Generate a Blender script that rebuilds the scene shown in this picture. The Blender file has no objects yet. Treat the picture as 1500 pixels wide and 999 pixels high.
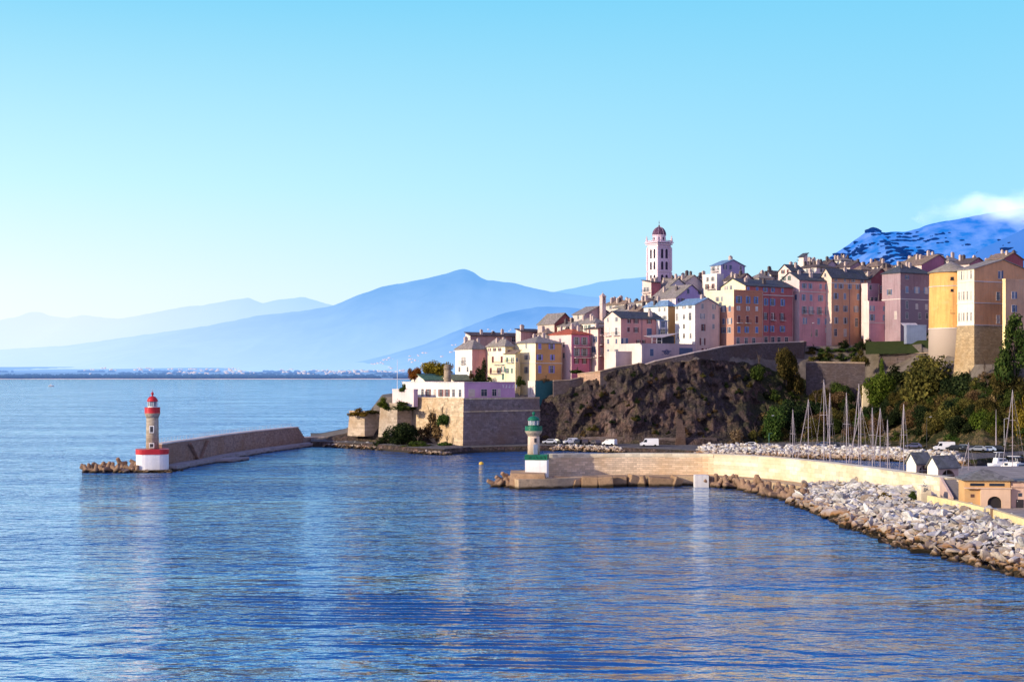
import bpy, math, random
import numpy as np
from mathutils import Vector, Matrix, noise

# ------------------------------------------------------------------ basics
FOC, CX, HOR, EYE = 2083.0, 750.0, 550.0, 22.0   # survey constants: focal length and eye height of the measured view
rng = random.Random(7)
nrng = np.random.default_rng(7)
S = bpy.context.scene
COL = S.collection
rad = math.radians

def xof(px, Y): return (px - CX) * Y / FOC
def zof(py, Y): return EYE - (py - HOR) * Y / FOC
def P(px, py, Y): return Vector((xof(px, Y), Y, zof(py, Y)))
def P0(px, Y, z=0.0): return Vector((xof(px, Y), Y, z))

def tag(o, label=None, cat=None, group=None, kind=None):
    if label: o['label'] = label
    if cat: o['category'] = cat
    if group: o['group'] = group
    if kind: o['kind'] = kind
    return o

def empty(name, loc, rz=0.0, label=None, cat=None, group=None):
    o = bpy.data.objects.new(name, None); COL.objects.link(o)
    o.location = loc; o.rotation_euler = (0, 0, rz); o.empty_display_size = 0.5
    return tag(o, label, cat, group)

class MB:
    def __init__(s): s.v = []; s.f = []; s.m = []
    def add(s, vs, fs, mi=0):
        b = len(s.v); s.v += [tuple(p) for p in vs]
        for f in fs: s.f.append([b + i for i in f]); s.m.append(mi)
    def box(s, x0, x1, y0, y1, z0, z1, mi=0):
        s.add([(x0,y0,z0),(x1,y0,z0),(x1,y1,z0),(x0,y1,z0),(x0,y0,z1),(x1,y0,z1),(x1,y1,z1),(x0,y1,z1)],
              [(0,3,2,1),(4,5,6,7),(0,1,5,4),(1,2,6,5),(2,3,7,6),(3,0,4,7)], mi)
    def poly(s, pts, mi=0): s.add(pts, [list(range(len(pts)))], mi)
    def hull8(s, b, t, mi=0):      # four bottom points, four top points, counter-clockwise
        n = len(b)
        s.add(list(b) + list(t), [list(range(n))[::-1], list(range(n, 2*n))] + [(i, (i+1) % n, n + (i+1) % n, n + i) for i in range(n)], mi)
    def prism(s, pts, z0, z1, mi=0):
        s.hull8([(x, y, z0) for x, y in pts], [(x, y, z1) for x, y in pts], mi)
    def lathe(s, prof, n=20, c=(0,0,0), mi=0, cap=True):
        b = len(s.v)
        for r, z in prof:
            for k in range(n):
                a = 2*math.pi*k/n
                s.v.append((c[0]+r*math.cos(a), c[1]+r*math.sin(a), c[2]+z))
        for i in range(len(prof)-1):
            for k in range(n):
                s.f.append([b+i*n+k, b+i*n+(k+1) % n, b+(i+1)*n+(k+1) % n, b+(i+1)*n+k]); s.m.append(mi)
        if cap:
            s.f.append([b+k for k in range(n)][::-1]); s.m.append(mi)
            s.f.append([b+(len(prof)-1)*n+k for k in range(n)]); s.m.append(mi)
    def tube(s, p0, p1, r0, r1=None, n=8, mi=0):
        p0 = Vector(p0); p1 = Vector(p1); r1 = r0 if r1 is None else r1
        d = (p1-p0).normalized()
        u = d.orthogonal().normalized(); w = d.cross(u)
        b = len(s.v)
        for p, r in ((p0, r0), (p1, r1)):
            for k in range(n):
                a = 2*math.pi*k/n
                s.v.append(tuple(p + u*(r*math.cos(a)) + w*(r*math.sin(a))))
        for k in range(n):
            s.f.append([b+k, b+(k+1) % n, b+n+(k+1) % n, b+n+k]); s.m.append(mi)
        s.f.append([b+k for k in range(n)][::-1]); s.m.append(mi)
        s.f.append([b+n+k for k in range(n)]); s.m.append(mi)
    def slab(s, polys, t, mi=0):   # extrude a set of joined top polygons down by t
        key = {}; vs = []
        def idx(p):
            k = tuple(round(c, 4) for c in p)
            if k not in key: key[k] = len(vs); vs.append(k)
            return key[k]
        F = [[idx(p) for p in pl] for pl in polys]
        n = len(vs); edges = {}
        for f in F:
            for a, b in zip(f, f[1:]+f[:1]): edges[(a, b)] = edges.get((a, b), 0) + 1
        fs = F + [[n+i for i in f][::-1] for f in F]
        for (a, b) in edges:
            if (b, a) not in edges: fs.append([b, a, n+a, n+b])
        s.add(vs + [(x, y, z-t) for x, y, z in vs], fs, mi)
    def mesh(s, name, mats, smooth=False):
        me = bpy.data.meshes.new(name); me.from_pydata(s.v, [], s.f)
        for m in mats: me.materials.append(m)
        if len(mats) > 1: me.polygons.foreach_set('material_index', s.m)
        if smooth: me.polygons.foreach_set('use_smooth', [True]*len(me.polygons))
        me.update(); return me
    def obj(s, name, mats, parent=None, smooth=False):
        if not isinstance(mats, (list, tuple)): mats = [mats]
        return link(name, s.mesh(name, mats, smooth), parent)

def link(name, me, parent=None, loc=None, rot=None, scale=None):
    o = bpy.data.objects.new(name, me); COL.objects.link(o)
    if parent: o.parent = parent
    if loc is not None: o.location = loc
    if rot is not None: o.rotation_euler = rot
    if scale is not None: o.scale = scale
    return o

def np_mesh(name, V, Fq, mats, smooth=False, mi=None):
    """V (n,3), Fq (m,k) numpy arrays"""
    me = bpy.data.meshes.new(name)
    k = Fq.shape[1]
    me.vertices.add(len(V)); me.vertices.foreach_set('co', np.asarray(V, np.float32).ravel())
    me.loops.add(Fq.size); me.loops.foreach_set('vertex_index', Fq.astype(np.int32).ravel())
    me.polygons.add(len(Fq))
    me.polygons.foreach_set('loop_start', np.arange(0, Fq.size, k, dtype=np.int32))
    me.polygons.foreach_set('loop_total', np.full(len(Fq), k, np.int32))
    for m in mats: me.materials.append(m)
    if mi is not None: me.polygons.foreach_set('material_index', mi.astype(np.int32))
    if smooth: me.polygons.foreach_set('use_smooth', np.ones(len(Fq), bool))
    me.update(calc_edges=True); me.validate()
    return me

def grid_faces(nu, nv):
    a = np.arange(nu-1)[:, None]*nv + np.arange(nv-1)[None, :]
    a = a.ravel()
    return np.stack([a, a+nv, a+nv+1, a+1], 1)

# ------------------------------------------------------------------ materials
def new_mat(name):
    m = bpy.data.materials.new(name); m.use_nodes = True
    nt = m.node_tree; nt.nodes.clear()
    out = nt.nodes.new('ShaderNodeOutputMaterial')
    return m, nt, out
class NT:
    def __init__(s, nt): s.nt = nt
    def n(s, typ, **kw):
        nd = s.nt.nodes.new(typ)
        for k, v in kw.items(): setattr(nd, k, v)
        return nd
    def l(s, a, b): s.nt.links.new(a, b)
    def coord(s, kind='Object'):
        if kind == 'Position': return s.n('ShaderNodeNewGeometry').outputs['Position']
        return s.n('ShaderNodeTexCoord').outputs[kind]
    def mapping(s, vec, scale=(1,1,1), loc=(0,0,0), rot=(0,0,0)):
        m = s.n('ShaderNodeMapping'); s.l(vec, m.inputs['Vector'])
        m.inputs['Scale'].default_value = scale; m.inputs['Location'].default_value = loc; m.inputs['Rotation'].default_value = rot
        return m.outputs[0]
    def noise(s, vec, scale, detail=4, rough=.55, dist=0.0):
        t = s.n('ShaderNodeTexNoise'); s.l(vec, t.inputs['Vector'])
        t.inputs['Scale'].default_value = scale; t.inputs['Detail'].default_value = detail
        t.inputs['Roughness'].default_value = rough; t.inputs['Distortion'].default_value = dist
        return t.outputs['Fac']
    def voro(s, vec, scale, feature='F1', out='Distance'):
        t = s.n('ShaderNodeTexVoronoi'); s.l(vec, t.inputs['Vector']); t.feature = feature
        t.inputs['Scale'].default_value = scale; return t.outputs[out]
    def ramp(s, fac, stops):
        r = s.n('ShaderNodeValToRGB'); s.l(fac, r.inputs[0])
        el = r.color_ramp.elements
        while len(el) < len(stops): el.new(0.5)
        for e, (p, c) in zip(el, stops):
            e.position = p; e.color = (c if len(c) == 4 else (*c, 1)) if hasattr(c, '__len__') else (c, c, c, 1)
        return r.outputs[0]
    def mix(s, fac, a, b, mode='MIX'):
        m = s.n('ShaderNodeMix', data_type='RGBA', blend_type=mode)
        for sock, v in ((m.inputs[0], fac), (m.inputs[6], a), (m.inputs[7], b)):
            if hasattr(v, 'node'): s.l(v, sock)
            else: sock.default_value = v if not hasattr(v, '__len__') else (*v[:3], 1)
        return m.outputs[2]
    def math(s, op, a, b=0.0, c=None, clamp=False):
        m = s.n('ShaderNodeMath', operation=op, use_clamp=clamp)
        for i, v in enumerate((a, b) if c is None else (a, b, c)):
            if hasattr(v, 'node'): s.l(v, m.inputs[i])
            else: m.inputs[i].default_value = v
        return m.outputs[0]
    def sep(s, vec):
        x = s.n('ShaderNodeSeparateXYZ'); s.l(vec, x.inputs[0]); return x.outputs
    def bump(s, h, strength=.3, dist=.1):
        b = s.n('ShaderNodeBump'); s.l(h, b.inputs['Height'])
        b.inputs['Strength'].default_value = strength; b.inputs['Distance'].default_value = dist
        return b.outputs[0]
    def bsdf(s, col, rough=.85, spec=.2, normal=None, metal=0.0):
        p = s.n('ShaderNodeBsdfPrincipled')
        if hasattr(col, 'node'): s.l(col, p.inputs['Base Color'])
        else: p.inputs['Base Color'].default_value = (*col, 1)
        if hasattr(rough, 'node'): s.l(rough, p.inputs['Roughness'])
        else: p.inputs['Roughness'].default_value = rough
        p.inputs['Specular IOR Level'].default_value = spec; p.inputs['Metallic'].default_value = metal
        if normal is not None: s.l(normal, p.inputs['Normal'])
        return p.outputs[0]
def lin(r, g, b):
    f = lambda c: (c/255/12.92) if c/255 <= .04045 else ((c/255+.055)/1.055)**2.4
    return (f(r), f(g), f(b))
def sc(c, k): return tuple(min(1, x*k) for x in c)
_mc = {}
def cached(fn):
    def w(*a):
        k = (fn.__name__, a)
        if k not in _mc: _mc[k] = fn(*a)
        return _mc[k]
    return w

@cached
def plaster(col, wear=.5, lower=None):
    m, nt, out = new_mat('plaster'); N = NT(nt)
    co = N.coord('Object')
    big = N.noise(co, .14, 5, .6)
    stre = N.noise(N.mapping(co, (1.3, 1.3, .09)), 1.0, 4, .6)
    fine = N.noise(co, 1.7, 4, .65)
    c = N.mix(N.ramp(big, [(.35, 0), (.7, 1)]), sc(col, 1.2), sc(col, .88))
    c = N.mix(N.math('MULTIPLY', N.ramp(stre, [(.5, 0), (.75, 1)]), wear), c, sc((col[0]*.75, col[1]*.72, col[2]*.75), .8))
    c = N.mix(N.math('MULTIPLY', N.ramp(fine, [(.52, 0), (.72, 1)]), wear*.6), c, sc(col, .62))
    pat = N.noise(N.mapping(co, (1, 1, 1.3), (3.1, 7.7, 1.9)), .42, 3, .5)
    c = N.mix(N.math('MULTIPLY', N.ramp(pat, [(.60, 0), (.625, 1)]), .45*wear+.1), c, (col[0]*.8+.08, col[1]*.9+.07, col[2]*.9+.07))
    m['col'] = col
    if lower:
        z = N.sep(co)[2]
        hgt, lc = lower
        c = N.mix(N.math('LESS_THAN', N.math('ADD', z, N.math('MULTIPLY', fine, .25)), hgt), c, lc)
    N.l(N.bsdf(c, .92, .1, N.bump(fine, .25, .06)), out.inputs[0])
    return m

@cached
def roofmat(col, pitch=1.0):
    m, nt, out = new_mat('roof_tiles'); N = NT(nt)
    co = N.coord('Object')
    v = N.voro(N.mapping(co, (1.6, 1.6, 2.2)), 1.4, 'F1', 'Color')
    r = N.sep(v)[0]
    big = N.noise(co, .25, 4, .6)
    c = N.mix(r, sc(col, .65), sc(col, 1.3))
    c = N.mix(N.ramp(big, [(.45, 0), (.7, 1)]), c, (col[0]*.8+.02, col[1]*.85+.02, col[2]*.7+.01))
    N.l(N.bsdf(c, .8, .2, N.bump(r, .5, .06)), out.inputs[0])
    return m

@cached
def paint(col, rough=.5, var=.25):
    m, nt, out = new_mat('paint'); N = NT(nt)
    n = N.noise(N.coord('Object'), .9, 5, .65)
    c = N.mix(N.ramp(n, [(.4, 0), (.75, 1)]), col, sc(col, 1-var))
    N.l(N.bsdf(c, rough, .3), out.inputs[0]); return m

@cached
def metal(col, rough=.4):
    m, nt, out = new_mat('metal'); N = NT(nt)
    n = N.noise(N.coord('Object'), 3, 3)
    N.l(N.bsdf(N.mix(n, col, sc(col, .7)), rough, .5, None, .6), out.inputs[0]); return m

@cached
def glassy(col=(.03, .04, .06)):
    m, nt, out = new_mat('window_glass'); N = NT(nt)
    oi = N.n('ShaderNodeObjectInfo').outputs['Random']
    c = N.mix(oi, sc(col, .4), sc(col, 1.6))
    N.l(N.bsdf(c, .15, .5), out.inputs[0]); return m

@cached
def stone(col, scale=1.0, dark=.5, block=(1.1, .5), stain=0.0, mortar=.6):
    m, nt, out = new_mat('stone_masonry'); N = NT(nt)
    co = N.coord('Object')
    xyz = N.sep(co)
    u = N.math('ADD', N.math('MULTIPLY', xyz[0], 1.0), N.math('MULTIPLY', xyz[1], 1.0))
    cmb = N.n('ShaderNodeCombineXYZ'); N.l(u, cmb.inputs[0]); N.l(xyz[2], cmb.inputs[1])
    br = N.n('ShaderNodeTexBrick'); N.l(cmb.outputs[0], br.inputs['Vector'])
    br.inputs['Scale'].default_value = scale
    br.inputs['Brick Width'].default_value = block[0]; br.inputs['Row Height'].default_value = block[1]
    br.inputs['Mortar Size'].default_value = .035; br.inputs['Mortar Smooth'].default_value = .4
    br.inputs['Color1'].default_value = (*sc(col, 1.15), 1); br.inputs['Color2'].default_value = (*sc(col, .72), 1)
    br.inputs['Mortar'].default_value = (*sc(col, mortar), 1)
    big = N.noise(co, .12, 6, .65); fine = N.noise(co, 1.3, 5, .7); mid = N.noise(co, .45, 4, .7)
    c = N.mix(N.math('MULTIPLY', N.ramp(fine, [(.45, 0), (.7, 1)]), dark), br.outputs['Color'], sc(col, .42))
    c = N.mix(N.ramp(big, [(.42, 0), (.68, .75)]), c, (col[0]*.75, col[1]*.62, col[2]*.45))
    if stain > 0:
        c = N.mix(N.math('MULTIPLY', N.ramp(mid, [(.58, 0), (.66, 1)]), stain), c, (.035, .05, .018))
    h = N.math('ADD', br.outputs['Fac'], N.math('MULTIPLY', fine, -1.5))
    N.l(N.bsdf(c, .95, .1, N.bump(h, .6, -.08)), out.inputs[0]); return m

@cached
def concrete(col, wetz=None):
    m, nt, out = new_mat('weathered_concrete'); N = NT(nt)
    co = N.coord('Object'); pos = N.coord('Position')
    big = N.noise(pos, .35, 5, .65); fine = N.noise(pos, 2.2, 5, .7)
    c = N.mix(N.ramp(big, [(.35, 0), (.7, 1)]), sc(col, 1.15), sc(col, .65))
    c = N.mix(N.math('MULTIPLY', N.ramp(fine, [(.5, 0), (.7, 1)]), .6), c, sc(col, .4))
    if wetz is not None:
        z = N.math('ADD', N.sep(pos)[2], N.math('MULTIPLY', big, 1.2))
        c = N.mix(N.ramp(N.math('DIVIDE', z, 3.0), [((wetz+.35)/3, 1), ((wetz+.8)/3, 0)]), c, (.035, .024, .012))
    N.l(N.bsdf(c, .9, .2, N.bump(fine, .5, .1)), out.inputs[0]); return m

@cached
def leaf(c1, c2, c3):
    m, nt, out = new_mat('leaves'); N = NT(nt)
    ri = N.n('ShaderNodeNewGeometry').outputs['Random Per Island']
    oi = N.n('ShaderNodeObjectInfo').outputs['Random']
    big = N.noise(N.coord('Object'), 3.0, 2)
    c = N.ramp(ri, [(0, c1), (.55, c2), (1, c3)])
    c = N.mix(N.ramp(big, [(.4, 0), (.65, .6)]), c, sc(c1, .7))
    h = N.n('ShaderNodeHueSaturation'); N.l(c, h.inputs['Color'])
    N.l(N.math('MULTIPLY_ADD', oi, .04, .48), h.inputs['Hue']); N.l(N.math('MULTIPLY_ADD', oi, .5, .75), h.inputs['Value'])
    d = N.n('ShaderNodeBsdfDiffuse'); N.l(h.outputs[0], d.inputs[0])
    t = N.n('ShaderNodeBsdfTranslucent'); N.l(h.outputs[0], t.inputs[0])
    mx = N.n('ShaderNodeMixShader'); mx.inputs[0].default_value = .25
    N.l(d.outputs[0], mx.inputs[1]); N.l(t.outputs[0], mx.inputs[2]); N.l(mx.outputs[0], out.inputs[0]); return m

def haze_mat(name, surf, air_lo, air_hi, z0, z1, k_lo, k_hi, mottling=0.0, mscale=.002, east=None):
    """distant land: its own diffuse colour with blue haze painted in as emission, varying with height"""
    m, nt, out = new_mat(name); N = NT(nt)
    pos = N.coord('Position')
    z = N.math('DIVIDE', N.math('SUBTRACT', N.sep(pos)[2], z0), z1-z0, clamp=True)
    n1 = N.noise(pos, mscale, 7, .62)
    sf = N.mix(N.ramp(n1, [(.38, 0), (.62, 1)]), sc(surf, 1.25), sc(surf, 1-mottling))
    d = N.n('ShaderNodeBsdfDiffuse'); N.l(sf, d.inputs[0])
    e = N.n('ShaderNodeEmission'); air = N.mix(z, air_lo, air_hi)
    if east:      # painted haze turns paler towards the rising sun
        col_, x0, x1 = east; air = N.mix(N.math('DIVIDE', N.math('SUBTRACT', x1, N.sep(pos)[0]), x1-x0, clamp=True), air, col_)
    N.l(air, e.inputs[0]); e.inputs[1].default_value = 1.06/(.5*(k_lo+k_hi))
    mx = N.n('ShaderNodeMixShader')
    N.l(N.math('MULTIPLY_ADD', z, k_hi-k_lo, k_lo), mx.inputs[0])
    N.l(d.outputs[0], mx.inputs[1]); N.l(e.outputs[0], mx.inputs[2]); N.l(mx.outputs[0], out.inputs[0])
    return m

# ------------------------------------------------------------------ camera, sun, sky
SUN_EL, SUN_DIR = rad(17), Vector((-.875, -.485, 0)).normalized()
cam = bpy.data.cameras.new('camera'); camo = bpy.data.objects.new('camera', cam); COL.objects.link(camo)
camo.location = (0, 0, EYE); camo.rotation_euler = (rad(90), 0, 0)
cam.sensor_width = 36; cam.lens = 36*FOC/1500; cam.shift_y = (HOR-499.5)/1500
cam.clip_start = 1; cam.clip_end = 60000
S.camera = camo
sl = bpy.data.lights.new('sun', 'SUN'); so = bpy.data.objects.new('sun', sl); COL.objects.link(so)
sl.energy = 5.0; sl.angle = rad(.5); sl.color = (1, .85, .63)
sv = Vector((SUN_DIR.x*math.cos(SUN_EL), SUN_DIR.y*math.cos(SUN_EL), math.sin(SUN_EL)))
so.rotation_euler = sv.to_track_quat('Z', 'Y').to_euler(); so.location = (-200, -100, 150)
S.view_settings.view_transform = 'Standard'; S.view_settings.look = 'None'; S.view_settings.exposure = 0
S.render.engine = 'CYCLES'
S.cycles.max_bounces = 6; S.cycles.diffuse_bounces = 3; S.cycles.glossy_bounces = 3; S.cycles.volume_bounces = 1
S.cycles.use_denoising = True

wd = bpy.data.worlds.new('World'); S.world = wd; wd.use_nodes = True
nt = wd.node_tree; nt.nodes.clear(); N = NT(nt)
out = N.n('ShaderNodeOutputWorld')
sky = N.n('ShaderNodeTexSky', sky_type='NISHITA', sun_disc=False)
sky.sun_elevation = SUN_EL; sky.sun_rotation = math.atan2(SUN_DIR.x, SUN_DIR.y); sky.dust_density = 1.2; sky.ozone_density = 2.0; sky.air_density = 1.0
bg = N.n('ShaderNodeBackground'); bg.inputs['Strength'].default_value = .10
dirv = N.coord('Generated')
dx, dy, dz = N.sep(dirv)
# clear-air gradient: pale at the horizon, cyan higher, deep blue overhead; paler towards the south-east (left)
K = 10.8
cy = lambda r, g, b: tuple(c*K for c in lin(r, g, b))
gl = N.ramp(dz, [(0, lin(252, 254, 254)), (.06, lin(238, 253, 254)), (.13, lin(202, 246, 254)), (.26, lin(130, 212, 248)), (.45, lin(100, 162, 240)), (.8, lin(84, 112, 212))])
gr = N.ramp(dz, [(0, lin(205, 240, 254)), (.06, lin(178, 231, 254)), (.13, lin(160, 224, 252)), (.26, lin(122, 209, 246)), (.45, lin(100, 162, 240)), (.8, lin(84, 112, 212))])
az = N.math('DIVIDE', N.math('ADD', dx, .34), .62, clamp=True)
gr = N.mix(az, gl, gr)
# unseen half of the sky behind the view, tinted violet to fill shaded fronts
nb = N.math('DIVIDE', N.math('SUBTRACT', .45, dy), .9, clamp=True)
gr = N.mix(N.math('MULTIPLY', nb, .85), gr, lin(188, 184, 234))
gr = N.mix(1.0, gr, (K, K, K), 'MULTIPLY')
fin = N.mix(.95, sky.outputs[0], gr)
N.l(fin, bg.inputs['Color']); N.l(bg.outputs[0], out.inputs[0])
# ------------------------------------------------------------------ water
def water():
    m, nt, out = new_mat('sea_water'); N = NT(nt)
    pos = N.coord('Position')
    n0 = N.noise(N.mapping(pos, (.065, .135, 0), rot=(0, 0, .12)), 1.0, 2, .5, .6)
    n1 = N.noise(N.mapping(pos, (.24, .44, 0), rot=(0, 0, .10)), 1.0, 2, .5, .6)
    n2 = N.noise(N.mapping(pos, (.75, 1.25, 0), rot=(0, 0, .06)), 1.0, 3, .55, .5)
    n3 = N.noise(N.mapping(pos, (1.1, 2.4, 0), rot=(0, 0, -.1)), 1.0, 2, .5)
    patch = N.ramp(N.noise(N.mapping(pos, (.010, .03, 0), rot=(0, 0, .12)), 1.0, 4, .6), [(.35, .45), (.65, 1.0)])
    # old wake of a boat: a few steep parallel crests across the near water
    wk = N.n('ShaderNodeTexWave', wave_type='BANDS', bands_direction='Y')
    N.l(N.mapping(pos, (.03, .11, 0), rot=(0, 0, .22)), wk.inputs['Vector'])
    wk.inputs['Scale'].default_value = 1.0; wk.inputs['Distortion'].default_value = 2.2; wk.inputs['Detail'].default_value = 2; wk.inputs['Detail Scale'].default_value = .8
    px_, py_, _ = N.sep(pos)
    ex = N.math('DIVIDE', N.math('ADD', px_, 8.0), 26.0); ey = N.math('DIVIDE', N.math('ADD', N.math('SUBTRACT', py_, 120.0), N.math('MULTIPLY', px_, .9)), 22.0)
    msk = N.math('SUBTRACT', 1.0, N.math('ADD', N.math('MULTIPLY', ex, ex), N.math('MULTIPLY', ey, ey)), clamp=True)
    msk = N.math('MULTIPLY', msk, N.ramp(N.noise(N.mapping(pos, (.05, .16, 0)), 1.0, 3), [(.4, .1), (.6, 1)]))
    h = N.math('ADD', N.math('MULTIPLY', n1, 1.15), N.math('MULTIPLY', n2, .38))
    h = N.math('ADD', h, N.math('MULTIPLY', n3, .06))
    h = N.math('ADD', h, N.math('MULTIPLY', n0, 2.2))
    h = N.math('MULTIPLY', h, patch)
    h = N.math('ADD', h, N.math('MULTIPLY', N.math('MULTIPLY', wk.outputs['Fac'], msk), 1.0))
    nrm = N.bump(h, 1.0, 1.12)
    d = N.n('ShaderNodeBsdfDiffuse'); d.inputs[0].default_value = (.013, .095, .285, 1)
    g = N.n('ShaderNodeBsdfGlossy'); g.inputs['Roughness'].default_value = .06; g.inputs['Color'].default_value = (.66, .84, 1.0, 1)
    N.l(nrm, g.inputs['Normal'])
    fr = N.n('ShaderNodeFresnel'); fr.inputs['IOR'].default_value = 1.36; N.l(nrm, fr.inputs['Normal'])
    N.l(N.mix(N.math('MULTIPLY', fr.outputs[0], 1.5, clamp=True), (.58, .82, 1.0), (.94, .98, 1.0)), g.inputs['Color'])
    mx = N.n('ShaderNodeMixShader'); N.l(N.math('MULTIPLY_ADD', fr.outputs[0], 2.1, .02, clamp=True), mx.inputs[0])
    N.l(d.outputs[0], mx.inputs[1]); N.l(g.outputs[0], mx.inputs[2]); N.l(mx.outputs[0], out.inputs[0])
    b = MB(); b.add([(-9000, -9000, 0), (9000, -9000, 0), (9000, 8600, 0), (-9000, 8600, 0)], [(0, 1, 2, 3)])
    tag(b.obj('sea', m), kind='structure')
water()

# ------------------------------------------------------------------ distant land
def interp(pts, x):
    xs = [p[0] for p in pts]; ys = [p[1] for p in pts]
    return np.interp(x, xs, ys)
def ridge(name, pts, Y, run, mat, px0, px1, nu=420, nv=64, seed=0, amp=.10, z_base=0.0, jag=.8):
    """mountain range: crest line at depth Y, slopes falling towards the coast over 'run' metres, with spurs and gullies"""
    pxs = np.linspace(px0, px1, nu)
    # rounded crest between the surveyed summits
    cr = interp(pts, pxs)
    ker = np.hanning(7); ker /= ker.sum(); cr = np.convolve(np.pad(cr, 3, 'edge'), ker, 'valid')
    V = np.zeros((nu, nv+8, 3))
    for i, px in enumerate(pxs):
        zc = zof(cr[i], Y) + jag*(Y/FOC)*noise.fractal(Vector((px*.06, seed, 0)), .9, 2, 6)
        for j in range(nv+8):
            t = (j-8)/(nv-1)
            if t < 0:      # back slope
                V[i, j] = (xof(px, Y), Y - t*run*2.0, zc*(1+t*3.2) )
                continue
            yy = Y - run*t
            x = xof(px, Y)
            prof = (1-t)**1.35
            sp = 1.1*noise.ridged_multi_fractal(Vector((x/(run*.42)+t*.5, t*1.1, seed*3.1)), .95, 2.1, 7, .9, 2.0) - 1.5
            z = z_base + (zc-z_base)*prof + (zc-z_base)*amp*sp*math.sin(math.pi*min(1, t*1.05))**1.0
            V[i, j] = (x, yy, max(z, z_base-20 if t > .98 else z_base))
    me = np_mesh(name, V.reshape(-1, 3), grid_faces(nu, nv+8), [mat], True)
    o = link(name, me); tag(o, kind='structure')
    return V[:, 8:, :]
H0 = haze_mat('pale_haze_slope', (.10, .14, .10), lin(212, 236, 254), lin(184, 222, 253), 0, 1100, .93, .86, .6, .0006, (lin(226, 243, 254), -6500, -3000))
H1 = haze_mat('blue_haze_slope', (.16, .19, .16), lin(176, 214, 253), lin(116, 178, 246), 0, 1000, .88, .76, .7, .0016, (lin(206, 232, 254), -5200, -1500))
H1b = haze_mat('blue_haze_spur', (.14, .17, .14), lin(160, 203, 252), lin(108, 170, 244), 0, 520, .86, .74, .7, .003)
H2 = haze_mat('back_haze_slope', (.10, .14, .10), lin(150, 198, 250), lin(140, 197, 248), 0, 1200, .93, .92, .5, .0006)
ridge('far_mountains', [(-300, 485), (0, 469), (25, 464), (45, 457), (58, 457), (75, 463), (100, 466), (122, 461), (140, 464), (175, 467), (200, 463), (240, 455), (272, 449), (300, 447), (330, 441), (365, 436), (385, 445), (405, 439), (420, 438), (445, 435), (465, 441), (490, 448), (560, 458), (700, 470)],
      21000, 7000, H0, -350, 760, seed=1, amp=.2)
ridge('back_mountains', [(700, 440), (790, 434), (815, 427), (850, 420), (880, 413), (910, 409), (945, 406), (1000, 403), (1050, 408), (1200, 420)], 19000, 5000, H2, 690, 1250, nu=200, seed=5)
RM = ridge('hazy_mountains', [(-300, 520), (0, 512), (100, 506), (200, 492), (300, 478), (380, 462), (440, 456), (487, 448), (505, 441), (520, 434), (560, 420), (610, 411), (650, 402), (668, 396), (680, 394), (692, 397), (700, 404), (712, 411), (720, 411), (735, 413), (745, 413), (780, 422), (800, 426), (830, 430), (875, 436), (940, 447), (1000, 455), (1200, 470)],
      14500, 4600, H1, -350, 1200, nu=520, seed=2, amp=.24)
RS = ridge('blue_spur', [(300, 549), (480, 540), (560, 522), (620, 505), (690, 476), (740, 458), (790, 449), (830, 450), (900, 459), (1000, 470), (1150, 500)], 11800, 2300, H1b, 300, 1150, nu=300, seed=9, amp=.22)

# coastal plain, beach, woods and the far town
def plain_z(y): return 1.0 + max(0, (y-8330))*0.023
def coast():
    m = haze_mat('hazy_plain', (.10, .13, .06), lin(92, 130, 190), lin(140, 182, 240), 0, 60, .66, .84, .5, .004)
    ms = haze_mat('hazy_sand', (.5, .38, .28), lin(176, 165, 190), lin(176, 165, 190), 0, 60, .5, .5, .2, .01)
    nu = 160; xs = np.linspace(-5500, 5500, nu)
    ys = [8260, 8300, 8330, 8600, 9200, 10200, 12500]
    V = np.array([[(x, y + (40*math.sin(x*.002)+25*math.sin(x*.0053)), (-2 if k == 0 else plain_z(y+150*noise.noise(Vector((x*.002, y*.002, 1)))*(k > 2)))) for k, y in enumerate(ys)] for x in xs])
    tag(link('coastal_plain', np_mesh('coastal_plain', V.reshape(-1, 3), grid_faces(nu, len(ys)), [m], True)), kind='structure')
    b = MB(); 
    sx = np.linspace(-3300, 600, 90)
    for a, c in zip(sx[:-1], sx[1:]):
        q = lambda x: 8260 + (40*math.sin(x*.002)+25*math.sin(x*.0053))
        h = lambda x: 3.4 + 1.4*noise.noise(Vector((x*.004, 3, 0)))
        b.poly([(a, q(a)-16, -.5), (c, q(c)-16, -.5), (c, q(c)-2, h(c)), (a, q(a)-2, h(a))])
        b.poly([(a, q(a)-2, h(a)), (c, q(c)-2, h(c)), (c, q(c)+30, h(c)), (a, q(a)+30, h(a))])
    tag(b.obj('far_beach', ms), kind='structure')
coast()
def ico(sub=1):
    t = (1+5**.5)/2
    v = [(-1,t,0),(1,t,0),(-1,-t,0),(1,-t,0),(0,-1,t),(0,1,t),(0,-1,-t),(0,1,-t),(t,0,-1),(t,0,1),(-t,0,-1),(-t,0,1)]
    f = [(0,11,5),(0,5,1),(0,1,7),(0,7,10),(0,10,11),(1,5,9),(5,11,4),(11,10,2),(10,7,6),(7,1,8),(3,9,4),(3,4,2),(3,2,6),(3,6,8),(3,8,9),(4,9,5),(2,4,11),(6,2,10),(8,6,7),(9,8,1)]
    v = [Vector(p).normalized() for p in v]
    for _ in range(sub):
        mid = {}; nf = []
        def g(a, b):
            k = (min(a, b), max(a, b))
            if k not in mid: mid[k] = len(v); v.append(((v[a]+v[b])/2).normalized())
            return mid[k]
        for a, b, c in f:
            x, y, z = g(a, b), g(b, c), g(c, a); nf += [(a, x, z), (b, y, x), (c, z, y), (x, y, z)]
        f = nf
    return np.array([tuple(p) for p in v]), np.array(f)
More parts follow.
